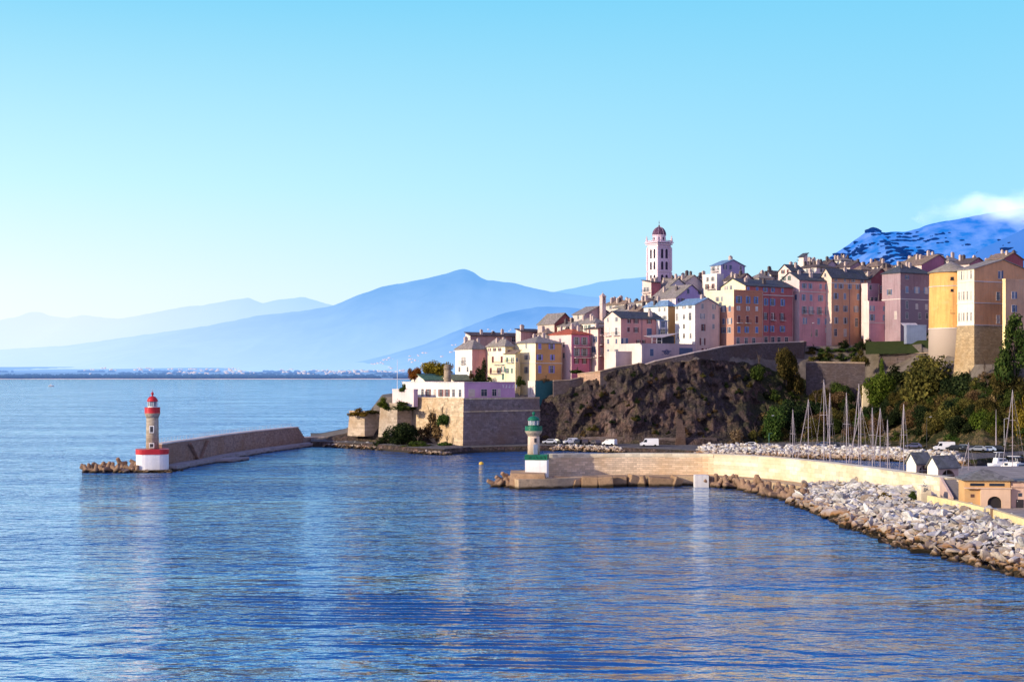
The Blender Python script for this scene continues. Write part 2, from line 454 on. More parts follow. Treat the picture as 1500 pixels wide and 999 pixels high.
def scatter_mesh(name, V0, F0, T, mats, smooth=False):
    """T: list of (pos, scale3, rotz, tilt) copies merged in one mesh"""
    Vs = []; Fs = []
    for k, (p, s_, rz, tx) in enumerate(T):
        M = (Matrix.Rotation(rz, 3, 'Z') @ Matrix.Rotation(tx, 3, 'X'))
        V = (V0*np.array(s_)) @ np.array(M).T + np.array(p)
        Vs.append(V); Fs.append(F0 + k*len(V0))
    return np_mesh(name, np.concatenate(Vs), np.concatenate(Fs), mats, smooth)
I0 = ico(0); I1 = ico(1); I2 = ico(2)
def far_cover():
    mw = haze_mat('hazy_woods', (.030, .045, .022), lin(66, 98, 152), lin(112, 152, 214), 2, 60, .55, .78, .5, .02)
    V, F = I1; V = V*(1+.25*nrng.standard_normal((len(V), 1)))
    T = []
    for row, (y, n, hh) in enumerate([(8345, 760, 22), (8390, 700, 26), (8520, 560, 24), (8800, 380, 12), (9200, 300, 12), (9700, 300, 12), (10300, 260, 14)]):
        for k in range(n):
            x = rng.uniform(-3800, 700)
            dens = noise.noise(Vector((x*.0022, y*.003, 4)))
            if dens < (-.25 if row < 2 else .0): continue
            yy = y + rng.uniform(-25, 25) + 40*math.sin(x*.002)
            h = hh*rng.uniform(.5, 1.2)
            T.append(((x, yy, plain_z(yy)+h*.3), (rng.uniform(9, 24), 8, h*.75), 0, 0))
    tag(link('far_woods', scatter_mesh('far_woods', V, F, T, [mw], True)), 'hazy blue-green wood along the far shore behind the beach', 'woods', kind='stuff')
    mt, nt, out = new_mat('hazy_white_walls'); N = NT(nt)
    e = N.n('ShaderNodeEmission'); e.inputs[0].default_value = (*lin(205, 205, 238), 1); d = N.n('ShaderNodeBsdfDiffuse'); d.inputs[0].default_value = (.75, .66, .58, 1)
    mx = N.n('ShaderNodeMixShader'); mx.inputs[0].default_value = .62; N.l(d.outputs[0], mx.inputs[1]); N.l(e.outputs[0], mx.inputs[2]); N.l(mx.outputs[0], out.inputs[0])  # pale glow mixed into the walls as painted haze
    B = np.array([(-1,-1,0),(1,-1,0),(1,1,0),(-1,1,0),(-1,-1,1),(1,-1,1),(1,1,1),(-1,1,1)], float)
    BF = np.array([(0,1,5,4),(1,2,6,5),(2,3,7,6),(3,0,4,7),(4,5,6,7)])
    T = []
    for k in range(650):
        px = rng.choice([rng.gauss(470, 70), rng.gauss(560, 60), rng.uniform(120, 640), rng.gauss(300, 60)])
        y = rng.uniform(9300, 11500); x = xof(px, y)
        if noise.noise(Vector((x*.003, y*.002, 8))) < .0: continue
        s_ = rng.uniform(3, 8); T.append(((x, y, plain_z(y)+rng.uniform(2, 10)), (s_*rng.uniform(.8, 2), s_, s_*rng.uniform(.6, 1.5)), rng.uniform(0, 3), 0))
    nu, nv, _ = RS.shape
    for k in range(2600):       # hamlets on the spur
        i = rng.randrange(nu); j = rng.randrange(8, nv-3)
        p = RS[i, j]; px = CX + FOC*p[0]/p[1]; py = HOR - FOC*(p[2]-EYE)/p[1]
        if not (430 < px < 760 and 470 < py < 542): continue
        cl = noise.fractal(Vector((px*.035, py*.075, 2)), .8, 2, 4)
        if cl < .16: continue
        s_ = rng.uniform(3.5, 7.5); T.append(((p[0]+rng.uniform(-30, 30), p[1]-12, p[2]-1), (s_*rng.uniform(.8, 1.8), s_, s_*rng.uniform(.9, 1.6)), rng.uniform(0, 3), 0))
    tag(link('far_town', scatter_mesh('far_town', B, BF, T, [mt])), 'tiny white houses of the far town at the foot of the hazy mountains', 'town', kind='stuff')
far_cover()

# the near dark-blue hill behind the old town, its scrub and its cloud
def near_hill():
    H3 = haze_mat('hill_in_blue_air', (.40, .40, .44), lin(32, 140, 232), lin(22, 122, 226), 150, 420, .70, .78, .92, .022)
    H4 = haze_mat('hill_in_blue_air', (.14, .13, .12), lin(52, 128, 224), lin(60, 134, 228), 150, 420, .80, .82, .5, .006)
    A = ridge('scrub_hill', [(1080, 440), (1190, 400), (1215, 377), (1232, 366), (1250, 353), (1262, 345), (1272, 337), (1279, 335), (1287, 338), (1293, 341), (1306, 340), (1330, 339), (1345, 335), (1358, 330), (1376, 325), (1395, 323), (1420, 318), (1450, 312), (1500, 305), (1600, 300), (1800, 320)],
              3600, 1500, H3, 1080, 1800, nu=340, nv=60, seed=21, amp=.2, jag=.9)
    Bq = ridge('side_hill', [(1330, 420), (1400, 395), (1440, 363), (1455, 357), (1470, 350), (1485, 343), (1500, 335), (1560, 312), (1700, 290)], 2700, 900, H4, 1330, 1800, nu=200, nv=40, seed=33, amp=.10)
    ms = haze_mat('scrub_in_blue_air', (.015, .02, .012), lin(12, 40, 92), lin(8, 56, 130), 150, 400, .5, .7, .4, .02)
    T = []
    V, F = I1; V = V*(1+.3*nrng.standard_normal((len(V), 1)))
    for G, lo, n in ((A, 1205, 16000), (Bq, 1405, 2600)):
        nu, nv, _ = G.shape
        for k in range(n):
            i = rng.randrange(nu); j = rng.randrange(1, nv)
            p = G[i, j]; px = CX + FOC*p[0]/p[1]; py = HOR - FOC*(p[2]-EYE)/p[1]
            if not (lo < px < 1530 and 325 < py < 405): continue
            dn = noise.fractal(Vector((px*.035, py*.07, 5)), .8, 2, 4)
            if dn < (.14 - (py-340)*.009 + (.5 if px > 1390 and G is A else 0)): continue
            s_ = rng.uniform(1.3, 3.8)*(1.3 if py > 365 else .95)
            T.append(((p[0]+rng.uniform(-6, 6), p[1], p[2]+s_*.5), (s_*rng.uniform(.9, 3.0), s_, s_*rng.uniform(.45, .95)), rng.uniform(-.3, .3), rng.uniform(-.3, .3)))
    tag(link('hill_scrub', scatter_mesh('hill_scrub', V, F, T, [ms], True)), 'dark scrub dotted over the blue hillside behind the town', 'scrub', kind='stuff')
    # jagged crag on the crest
    T = []
    for px, py, w, h in [(1272, 338, 10, 5), (1279, 336, 12, 6), (1285, 339, 9, 7), (1294, 343, 12, 4), (1303, 342, 12, 3.5)]:
        p = P(px, py+1.5, 3590); T.append((p, (w, 10, h), 0, 0))
    tag(link('crag', scatter_mesh('crag', V, F, T, [ms])), kind='structure')
    # cloud on the crest
    m = bpy.data.materials.new('cloud_vapour'); m.use_nodes = True; nt = m.node_tree; nt.nodes.clear(); N = NT(nt)
    out = N.n('ShaderNodeOutputMaterial'); pv = N.n('ShaderNodeVolumePrincipled')
    co = N.coord('Generated')
    g = N.mapping(co, (2, 2, 2), (-1, -1, -1))
    ln = N.n('ShaderNodeVectorMath', operation='LENGTH'); N.l(g, ln.inputs[0])
    ns = N.noise(N.mapping(N.coord('Position'), (.009, .009, .015)), 1.0, 4, .55)
    gz = N.sep(co)[2]
    shape = N.math('SUBTRACT', N.math('MULTIPLY_ADD', ns, 2.3, -.55), N.math('MULTIPLY', ln.outputs['Value'], .8))
    den = N.math('MULTIPLY', N.math('MAXIMUM', shape, 0.0), .016)
    N.l(den, pv.inputs['Density']); pv.inputs['Color'].default_value = (.95, .95, 1, 1)
    pv.inputs['Emission Color'].default_value = (*lin(205, 222, 252), 1); N.l(N.math('MULTIPLY', den, .85), pv.inputs['Emission Strength'])  # faint glow added in place of light scattered inside the cloud
    N.l(pv.outputs[0], out.inputs['Volume'])
    V2, F2 = I2
    a = P(1325, 276, 3300); c = P(1700, 346, 3300)
    ctr = (a+c)/2; 
    me = np_mesh('cloud', V2*np.array([abs(c.x-a.x)/2, 110, abs(a.z-c.z)/2]), F2, [m], True)
    o = link('cloud', me, loc=ctr); tag(o, 'white cloud lying over the blue hill crest', 'cloud')
near_hill()

# ------------------------------------------------------------------ headland terrain
# px : (Y of waterline) then (z, Y) for road back edge, mid slope, slope top, house level, hill top, far side
TC = {
 470: (441, (1.8,447),(2,448),(2.2,450),(2.2,453),(1.5,456),(-3,461)),
 505: (432, (2,438),(3,440),(4,443),(4,446),(3,450),(-3,458)),
 530: (428, (2,436),(4,438),(6,440),(6.5,445),(5,455),(-3,466)),
 560: (418, (2,430),(5,433),(7,436),(15,447),(15,470),(-3,480)),
 600: (404, (2,421),(6,427),(12,432),(16.2,442),(16.4,480),(-3,520)),
 650: (394, (2,418),(7,424),(14,430),(15.0,436),(17,480),(-3,560)),
 690: (405, (2,416),(8,424),(14,428),(15.0,436),(24,490),(-3,600)),
 740: (411, (2,424),(8,430),(14,434),(16,440),(28,490),(0,620)),
 790: (415, (2,424),(9,428),(14.5,433),(17,442),(32,490),(0,640)),
 830: (417, (2,424),(10,428),(17,432),(21,440),(36,490),(0,640)),
 880: (409, (2,421),(12,425),(22,429),(24,438),(40,495),(0,650)),
 925: (402, (2,415),(14,420),(24.5,426),(27,434),(43,500),(0,650)),
 975: (395, (2,410),(15,416),(25.5,423),(29,433),(46,500),(0,650)),
 1020:(388, (2,405),(15,413),(26.5,422),(30,433),(48,500),(0,650)),
 1060:(385, (2,402),(15,412),(26,422),(30.5,434),(50,500),(0,650)),
 1110:(382, (2,400),(13,410),(24,421),(32,436),(50,500),(0,650)),
 1170:(379, (2.2,396),(11,408),(19,419),(32,437),(51,500),(0,650)),
 1220:(376, (2.4,393),(8,404),(14,416.5),(31.5,438),(52,500),(0,650)),
 1270:(370, (2.8,388),(9,400),(15,415),(33,438),(53,500),(0,650)),
 1320:(365, (3.2,384),(11,396),(20,410),(34,436),(54,500),(0,650)),
 1370:(352, (3.6,378),(12,388),(21,401),(29.2,421),(53,500),(0,650)),
 1430:(346, (3.8,374),(12,381),(20,386),(25,392),(50,500),(0,650)),
 1500:(362, (3.8,375),(12,380),(19,384),(25,390),(50,500),(0,650)),
 1620:(362, (3.8,376),(11,382),(18,388),(26,398),(50,500),(0,650)),
 1900:(362, (3.8,376),(11,382),(18,388),(26,398),(50,500),(0,650)),
}
TPX = np.array(sorted(TC))
def SH(px): return 1.4*float(np.interp(px, [880, 925, 1020, 1060, 1110, 1170, 1270, 1330, 1390, 1440], [0, 1, 7, 13, 19, 24, 25, 20, 8, 0]))
def trow(px):
    """profile at px: rows [below water, quay lip, quay lip back, road back, mid, top, houses, hill, far]"""
    g = lambda f: float(np.interp(px, TPX, [f(TC[k]) for k in TPX]))
    r = [(-3, g(lambda c: c[0])-1.5), (1.4, g(lambda c: c[0])), (1.7, g(lambda c: c[0])+1.0)]
    for q in range(1, 7):
        z, y = g(lambda c: c[q][0]), g(lambda c: c[q][1])+SH(px)*(.7 if q == 1 else .9 if q == 2 else 1)
        if q == 4 and 760 < px < 1350: z = float(np.interp(px, [760, 800, 850, 880, 925, 975, 1020, 1060, 1110, 1170, 1260, 1350], [15.5, 16.5, 20, 22.6, 24.6, 26.6, 28.6, 30.2, 31.4, 31.6, 32, 32]))
        r.append((z, y))
        if q == 4: r.append((z+.6, y+22))
    return r
NU, SUBS = 780, [2, 2, 6, 22, 22, 14, 6, 10, 6]
TU = np.concatenate([np.linspace(455, 1520, NU-40), np.linspace(1525, 1900, 40)])
def build_terrain():
    rows = []
    for k, n in enumerate(SUBS):
        for q in range(n): rows.append((k, q/n))
    rows.append((len(SUBS)-1, 1.0))
    G = np.zeros((NU, len(rows), 3)); par = np.array([k+t for k, t in rows])
    for i, px in enumerate(TU):
        R = trow(px)
        for j, (k, t) in enumerate(rows):
            z = R[k][0]*(1-t)+R[k+1][0]*t; y = R[k][1]*(1-t)+R[k+1][1]*t
            x = xof(px, R[k][1]*(1-t)+R[k+1][1]*t)
            v = k+t
            # crags and gullies on the natural rock
            w = max(0.0, min(1.0, (v-3.05)*2.5, (6.0-v)*1.2)) * max(0, min(1, (px-770)/60)) * (1.0 if px < 1080 else max(.35, 1-(px-1080)/120))
            if px < 600: w = max(w, .35*max(0, min(1, (v-2.3)*2))*max(0, min(1, (5.5-v))))
            if w > 0:
                q = Vector((x*.055, z*.05+x*.02, y*.05))
                rg = noise.ridged_multi_fractal(q, .9, 2.2, 7, .9, 2.0)
                fr = noise.fractal(Vector((x*.22, z*.16, y*.2)), .7, 2.1, 6)
                bt = noise.noise(Vector((x*.03, 3.3, 0))); f2 = noise.fractal(Vector((x*.62, z*.5, y*.5)), .8, 2.1, 4)
                sx = x*.8+z*.6; v1 = noise.voronoi(Vector((sx*.16, (z-.45*x)*.20, y*.12)))[0]; v2 = noise.voronoi(Vector((x*.42, z*.5, y*.3)))[0]
                d = (rg-1.25)*1.5 + fr*1.1 + bt*5.0 + f2*.9 + (v1[0]-.45)*5.5 + (v2[0]-.4)*1.5
                y -= w*d; z += w*(fr*.8 + (v1[1]-v1[0]-.25)*1.5)
            elif v > 2.2 and z > 0:
                z += .25*noise.fractal(Vector((x*.1, y*.1, 1)), .8, 2, 4)*min(1, (v-2.2))
            G[i, j] = (x, y, z)
    mtown = concrete((.17, .14, .11)); m, nt, out = new_mat('headland_rock_and_earth'); N = NT(nt)
    pos = N.coord('Position'); geo = N.n('ShaderNodeNewGeometry')
    x_, y_, z_ = N.sep(pos)
    nz = N.sep(geo.outputs['Normal'])[2]
    n1 = N.noise(N.mapping(pos, (1, 1, .7)), .09, 8, .68); n2 = N.noise(pos, .5, 7, .72); n3 = N.noise(pos, 2.0, 4, .7)
    vo = N.voro(N.mapping(pos, (1, 1, .55), rot=(.3, .2, 0)), .55, 'DISTANCE_TO_EDGE')
    rock = N.ramp(n1, [(.28, (.030, .023, .028)), (.44, (.085, .062, .066)), (.56, (.175, .105, .088)), (.70, (.31, .235, .215))])
    rock = N.mix(N.ramp(n2, [(.34, 0), (.56, .9)]), (.035, .027, .025), rock)
    rock = N.mix(N.math('MULTIPLY', N.ramp(vo, [(.0, 1), (.10, 0)]), .7), rock, (.025, .018, .018))
    rock = N.mix(N.math('MULTIPLY', N.ramp(n3, [(.5, 0), (.75, 1)]), .35), rock, (.26, .21, .20))
    earth = N.mix(N.ramp(n2, [(.4, 0), (.62, 1)]), (.36, .23, .11), (.20, .14, .075))
    green = N.mix(N.ramp(n3, [(.4, 0), (.65, 1)]), (.018, .026, .010), (.042, .048, .016))
    flat = N.ramp(N.math('ADD', nz, N.math('MULTIPLY', N.math('SUBTRACT', n2, .5), .9)), [(.42, 0), (.62, 1)])
    rgt = N.math('DIVIDE', N.math('SUBTRACT', N.math('DIVIDE', x_, y_), .150), .03, clamp=True)
    c = N.mix(N.math('MULTIPLY', flat, N.math('MULTIPLY_ADD', rgt, .75, .22)), rock, green)
    dry = N.math('MULTIPLY', N.ramp(N.noise(pos, .16, 6, .7), [(.50, 0), (.60, 1)]), N.ramp(n2, [(.42, .1), (.6, 1)]))
    c = N.mix(N.math('MULTIPLY', dry, .7), c, N.mix(N.ramp(n3, [(.4, 0), (.6, 1)]), (.05, .055, .022), (.17, .13, .07)))
    right = N.math('DIVIDE', N.math('SUBTRACT', N.math('DIVIDE', x_, y_), .175), .04, clamp=True)
    veg = N.math('MULTIPLY', right, N.ramp(n1, [(.40, 1), (.60, .25)]))
    c = N.mix(veg, c, N.mix(N.math('MULTIPLY', N.ramp(n2, [(.50, 0), (.56, 1)]), N.ramp(N.math('DIVIDE', z_, 30.0), [(.22, 1), (.36, .25)])), green, earth))
    # made ground: quay road, town streets
    road = N.mix(N.ramp(n2, [(.4, 0), (.7, 1)]), (.16, .15, .15), (.10, .095, .095))
    low = N.math('LESS_THAN', N.math('ADD', z_, N.math('MULTIPLY', n2, .2)), 2.6)
    flatn = N.math('GREATER_THAN', nz, .93)
    c = N.mix(N.math('MULTIPLY', low, flatn), c, road)
    c = N.mix(N.ramp(N.math('ADD', z_, N.math('MULTIPLY', n2, .8)), [(.0, 1), (1.0, 1), (1.35, 0)]), c, (.05, .042, .035))
    bm = N.bump(N.math('ADD', N.math('ADD', n2, N.math('MULTIPLY', n3, .4)), N.math('MULTIPLY', vo, .8)), .9, .8)
    N.l(N.bsdf(c, .95, .08, bm), out.inputs[0])
    me = np_mesh('headland', G.reshape(-1, 3), grid_faces(NU, len(rows)), [m, mtown], False, np.tile((par[:-1] > 5.2).astype(int), NU-1))
    tag(link('headland', me), kind='structure')
    return G, par
TG, TPAR = build_terrain()
def ground(px, py, vmin=2.6):
    """the nearest point of the headland surface seen along the sight line (px, py)"""
    i = int(np.argmin(abs(TU-px)))
    col = TG[i]
    pys = HOR - FOC*(col[:, 2]-EYE)/col[:, 1]
    for j in range(len(TPAR)-1):
        if TPAR[j] >= vmin and pys[j] >= py >= pys[j+1]:
            t = (pys[j]-py)/max(1e-6, pys[j]-pys[j+1])
            return Vector(col[j]*(1-t)+col[j+1]*t)
    j = int(np.argmin(abs(pys-py)+(TPAR < vmin)*999)); return Vector(col[j])
# ------------------------------------------------------------------ buildings
SHUT = {'blue': paint((.13, .22, .48), .6), 'lilac': paint((.26, .25, .62), .6), 'grey': paint((.30, .32, .34), .6), 'white': paint((.72, .68, .64), .6),
        'green': paint((.10, .20, .17), .6), 'brown': paint((.16, .045, .05), .6), 'bluegrey': paint((.22, .30, .42), .6), 'slate': paint((.10, .14, .24), .6)}
FRAME = plaster((.62, .56, .52), .3); PANE = glassy(); IRON = paint((.05, .05, .055), .6); CURT = paint((.55, .47, .42), .7)
_wm = {}
def win_meshes(w, h, style):
    k = (w, h, style)
    if k in _wm: return _wm[k]
    fr = MB(); t = .09; e = .05
    fr.box(-w/2-t, -w/2, -e, 0, -h/2-t, h/2+t); fr.box(w/2, w/2+t, -e, 0, -h/2-t, h/2+t)
    fr.box(-w/2, w/2, -e, 0, h/2, h/2+t); fr.box(-w/2-t*1.8, w/2+t*1.8, -e*2.4, 0, -h/2-t*1.6, -h/2)
    fr.box(-.035, .035, -.035, -.012, -h/2, h/2); fr.box(-w/2, w/2, -.03, -.013, h*.18, h*.18+.05)
    pane = MB(); pane.add([(-w/2, -.01, -h/2), (w/2, -.01, -h/2), (w/2, -.01, h/2), (-w/2, -.01, h/2)], [(0, 1, 2, 3)])
    sh = MB(); sw = w/2+.02
    sh.box(-sw/2, sw/2, -.07, -.012, -h/2, h/2)
    for q in range(5): sh.box(-sw/2+.05, sw/2-.05, -.085, -.07, -h/2+h*(q+.15)/5, -h/2+h*(q+.75)/5)
    r = dict(fr=fr.mesh('window', [FRAME]), pane=pane.mesh('pane', [PANE]), pane2=pane.mesh('pane', [CURT]),
             sh=sh.mesh('shutter', [SHUT[style]]) if style in SHUT else None)
    _wm[k] = r; return r
def add_window(root, x, y, z, rz, w, h, style, closed=None):
    r = win_meshes(round(w, 2), round(h, 2), style)
    o = link('window', r['fr'], root, (x, y, z), (0, 0, rz))
    link('pane', r['pane2'] if rng.random() < .22 else r['pane'], o)
    if r['sh']:
        q = rng.random()
        for s_ in (-1, 1):
            cl = (q < .3 or (q < .42 and s_ < 0) or (q > .9 and s_ > 0)) if closed is None else closed
            if cl: link('shutter', r['sh'], o, (s_*(w/4+.01), -.012, 0))
            else: link('shutter', r['sh'], o, (s_*(w*.75+.1), -.002, 0))
    return o
def balcony(root, x0, x1, y0, rz_left, z, depth=.9):
    b = MB()
    def bx(a0, a1, d0, d1, z0, z1, mi):
        if rz_left: b.box(-d1, -d0, a0, a1, z0, z1, mi)
        else: b.box(a0, a1, -d1, -d0, z0, z1, mi)
    bx(x0, x1, 0, depth, z-.16, z, 0)
    bx(x0, x1, depth-.05, depth, z+.95, z+1.0, 1)
    n = max(3, int((x1-x0)/.28))
    for k in range(n+1):
        a = x0+(x1-x0-.03)*k/n; bx(a, a+.03, depth-.04, depth-.01, z, z+.96, 1)
    for a in (x0, x1-.04): bx(a, a+.04, 0, depth, z+.95, z+1.0, 1)
    b.obj('balcony', [FRAME, IRON], root)

def roof_parts(kind, w, l, rise, h, o=.4):
    """roof polygons over the rectangle (0..w, 0..l) with eaves at height h; also the surface height function"""
    x0, x1, y0, y1 = -o, w+o, -o, l+o
    if kind == 'hip':
        if w >= l:
            c = min((y1-y0)/2, (x1-x0)/2-.01); ym = (y0+y1)/2; r0, r1 = (x0+c, ym, h+rise), (x1-c, ym, h+rise)
            A, B, C, D = (x0, y0, h), (x1, y0, h), (x1, y1, h), (x0, y1, h)
            P_ = [[A, B, r1, r0], [B, C, r1], [C, D, r0, r1], [D, A, r0]]
        else:
            c = min((x1-x0)/2, (y1-y0)/2-.01); xm = (x0+x1)/2; r0, r1 = (xm, y0+c, h+rise), (xm, y1-c, h+rise)
            A, B, C, D = (x0, y0, h), (x1, y0, h), (x1, y1, h), (x0, y1, h)
            P_ = [[A, B, r0], [B, C, r1, r0], [C, D, r1], [D, A, r0, r1]]
        hz = lambda x, y: h + rise*min(1, min(x-x0, x1-x, y-y0, y1-y)/(min(x1-x0, y1-y0)/2))
    elif kind == 'gableF':      # ridge runs back from the front face
        xm = w/2; d = rise*o/(w/2)
        P_ = [[(x0, y0, h-d), (xm, y0, h+rise), (xm, y1, h+rise), (x0, y1, h-d)][::-1], [(xm, y0, h+rise), (x1, y0, h-d), (x1, y1, h-d), (xm, y1, h+rise)]]
        P_[0] = [(x0, y0, h-d), (xm, y0, h+rise), (xm, y1, h+rise), (x0, y1, h-d)]
        hz = lambda x, y: h + rise*(1-abs(x-xm)/(w/2))
    elif kind == 'gableL':      # ridge parallel to the front face, gable on the left face
        ym = l/2; d = rise*o/(l/2)
        P_ = [[(x0, y0, h-d), (x1, y0, h-d), (x1, ym, h+rise), (x0, ym, h+rise)], [(x0, ym, h+rise), (x1, ym, h+rise), (x1, y1, h-d), (x0, y1, h-d)]]
        hz = lambda x, y: h + rise*(1-abs(y-ym)/(l/2))
    elif kind == 'shedL':       # single slope falling to the left
        P_ = [[(x0, y0, h), (x1, y0, h+rise), (x1, y1, h+rise), (x0, y1, h)]]; hz = lambda x, y: h+rise*(x-x0)/(x1-x0)
    elif kind == 'shedF':       # single slope falling to the front
        P_ = [[(x0, y0, h), (x1, y0, h), (x1, y1, h+rise), (x0, y1, h+rise)]]; hz = lambda x, y: h+rise*(y-y0)/(y1-y0)
    else: return None, (lambda x, y: h)
    return P_, hz
LAUZE = roofmat((.25, .215, .20)); SLATE = roofmat((.065, .072, .092)); TERRA = roofmat((.42, .10, .055)); BLUESL = roofmat((.16, .26, .42)); BROWNT = roofmat((.24, .17, .13)); DARKT = roofmat((.10, .075, .075))
CHIM = plaster((.50, .40, .36), .6); CHIMD = plaster((.12, .10, .10), .6)

def bld(name, label, Y, c, l, r, base, eave, yaw, mat, roof='hip', apex=None, rise=None, rmat=None, F=(), L=(), foot=6, chim=0, over=.4, band=(), bal=(), lm=None, cat='house', wid=None, dep=None, parapet=.5, group=None):
    Y = Y+SH(c)
    a = rad(yaw); ca, sa = math.cos(a), math.sin(a); X = xof(c, Y)
    t = (r-CX)/FOC; w = wid or (t*Y-X)/(ca-t*sa)
    t = (l-CX)/FOC; d = dep or (X-t*Y)/(sa+t*ca)
    z0 = zof(base, Y); h = zof(eave, Y)-z0
    root = empty(name, (X, Y, z0), a, label, cat, group)
    if rise is None: rise = (zof(apex, Y+ (d*.5*ca if roof != 'gableF' else 0) + w*.5*sa*(roof != 'gableL')) - zof(eave, Y)) if apex else 1.6
    rise = max(.4, rise)
    b = MB()
    b.box(0, w, 0, d, -foot, h)
    if roof == 'gableF': b.add([(0, 0, h), (w, 0, h), (w/2, 0, h+rise), (0, d, h), (w, d, h), (w/2, d, h+rise)], [(0, 1, 2), (5, 4, 3), (0, 2, 5, 3), (1, 4, 5, 2)])
    if roof == 'gableL': b.add([(0, 0, h), (0, d, h), (0, d/2, h+rise), (w, 0, h), (w, d, h), (w, d/2, h+rise)], [(2, 1, 0), (3, 4, 5), (0, 3, 5, 2), (1, 2, 5, 4)])
    if roof == 'shedL': b.add([(0, 0, h), (w, 0, h), (w, 0, h+rise), (0, d, h), (w, d, h), (w, d, h+rise)], [(0, 1, 2), (5, 4, 3), (1, 4, 5, 2)])
    if roof == 'shedF': b.add([(0, 0, h), (0, d, h), (0, d, h+rise), (w, 0, h), (w, d, h), (w, d, h+rise)], [(2, 1, 0), (3, 4, 5), (1, 2, 5, 4)])
    if roof == 'flat':
        p = .22
        b.box(-.06, w+.06, -.06, p, h, h+parapet); b.box(-.06, w+.06, d-p, d+.06, h, h+parapet); b.box(-.06, p, p, d-p, h, h+parapet); b.box(w-p, w+.06, p, d-p, h, h+parapet)
    for i, f in enumerate(b.f):          # the sunlit flank gets a paler wash, sunlight put into its colour
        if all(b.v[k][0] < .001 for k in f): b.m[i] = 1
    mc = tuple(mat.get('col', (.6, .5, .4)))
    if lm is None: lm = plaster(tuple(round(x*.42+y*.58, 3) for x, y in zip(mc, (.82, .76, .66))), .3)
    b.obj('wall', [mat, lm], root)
    P_, hz = roof_parts(roof, w, d, rise, h, over)
    if P_:
        rb = MB(); rb.slab([[(x, y, z+.22) for x, y, z in p] for p in P_], .2); ro = rb.obj('roof', rmat or LAUZE, root)
        cr = random.Random(name+label)
        for k in range(chim):
            x, y = cr.uniform(.12, .88)*w, cr.uniform(.15, .85)*d; z = hz(x, y)
            cb = MB(); cw = cr.uniform(.35, .6); ch = cr.uniform(.9, 1.7)
            cb.box(x-cw, x+cw, y-.35, y+.35, z-.6, z+ch); cb.box(x-cw-.08, x+cw+.08, y-.43, y+.43, z+ch, z+ch+.14); cb.box(x-cw*.7, x+cw*.7, y-.2, y+.2, z+ch+.14, z+ch+.45)
            cb.obj('chimney', CHIM if cr.random() < .65 else CHIMD, ro)
    else:
        rb = MB(); rb.box(.23, w-.23, .23, d-.23, h+.01, h+.06); rb.obj('roof', rmat or LAUZE, root)
    def fx(px):
        t = (px-CX)/FOC; return (t*Y-X)/(ca-t*sa)
    def lx(px):
        t = (px-CX)/FOC; return (X-t*Y)/(sa+t*ca)
    Ymf = Y+.5*w*sa; Yml = Y+.5*d*ca
    for cols, rows, (ww, wh), st in F:
        for q in rows:
            for p in cols:
                x = fx(p)
                if .3 < x < w-.3: add_window(root, x, 0, zof(q, Ymf)-z0, 0, ww, wh, st)
    for cols, rows, (ww, wh), st in L:
        for q in rows:
            for p in cols:
                y = lx(p)
                if .3 < y < d-.3: add_window(root, 0, y, zof(q, Yml)-z0, -math.pi/2, ww, wh, st)
    if F and h > 9:      # downpipes
        for x in {round(w-.35, 2), round(w*.5 if w > 16 else w-.35, 2)}:
            pb_ = MB(); pb_.tube((x, -.09, h-.1), (x, -.09, -2), .06, .06, 6); pb_.box(x-.12, x+.12, -.2, -.003, h-.35, h-.1); pb_.obj('downpipe', SHUT['slate'] if rng.random() < .4 else CHIM, root)
    for face, pa, pb, q in bal:
        if face == 'F': balcony(root, fx(pa), fx(pb), 0, False, zof(q, Ymf)-z0)
        else: balcony(root, lx(pb), lx(pa), 0, True, zof(q, Yml)-z0)
    for q in band:
        z = zof(q, Y)-z0; bb = MB()
        bb.box(-.12, w+.12, -.14, -.003, z-.12, z+.12); bb.box(-.14, -.003, 0, d+.12, z-.12, z+.12); bb.obj('string_course', FRAME if not isinstance(band, dict) else FRAME, root)
    return root, w, d, h, z0, fx, lx

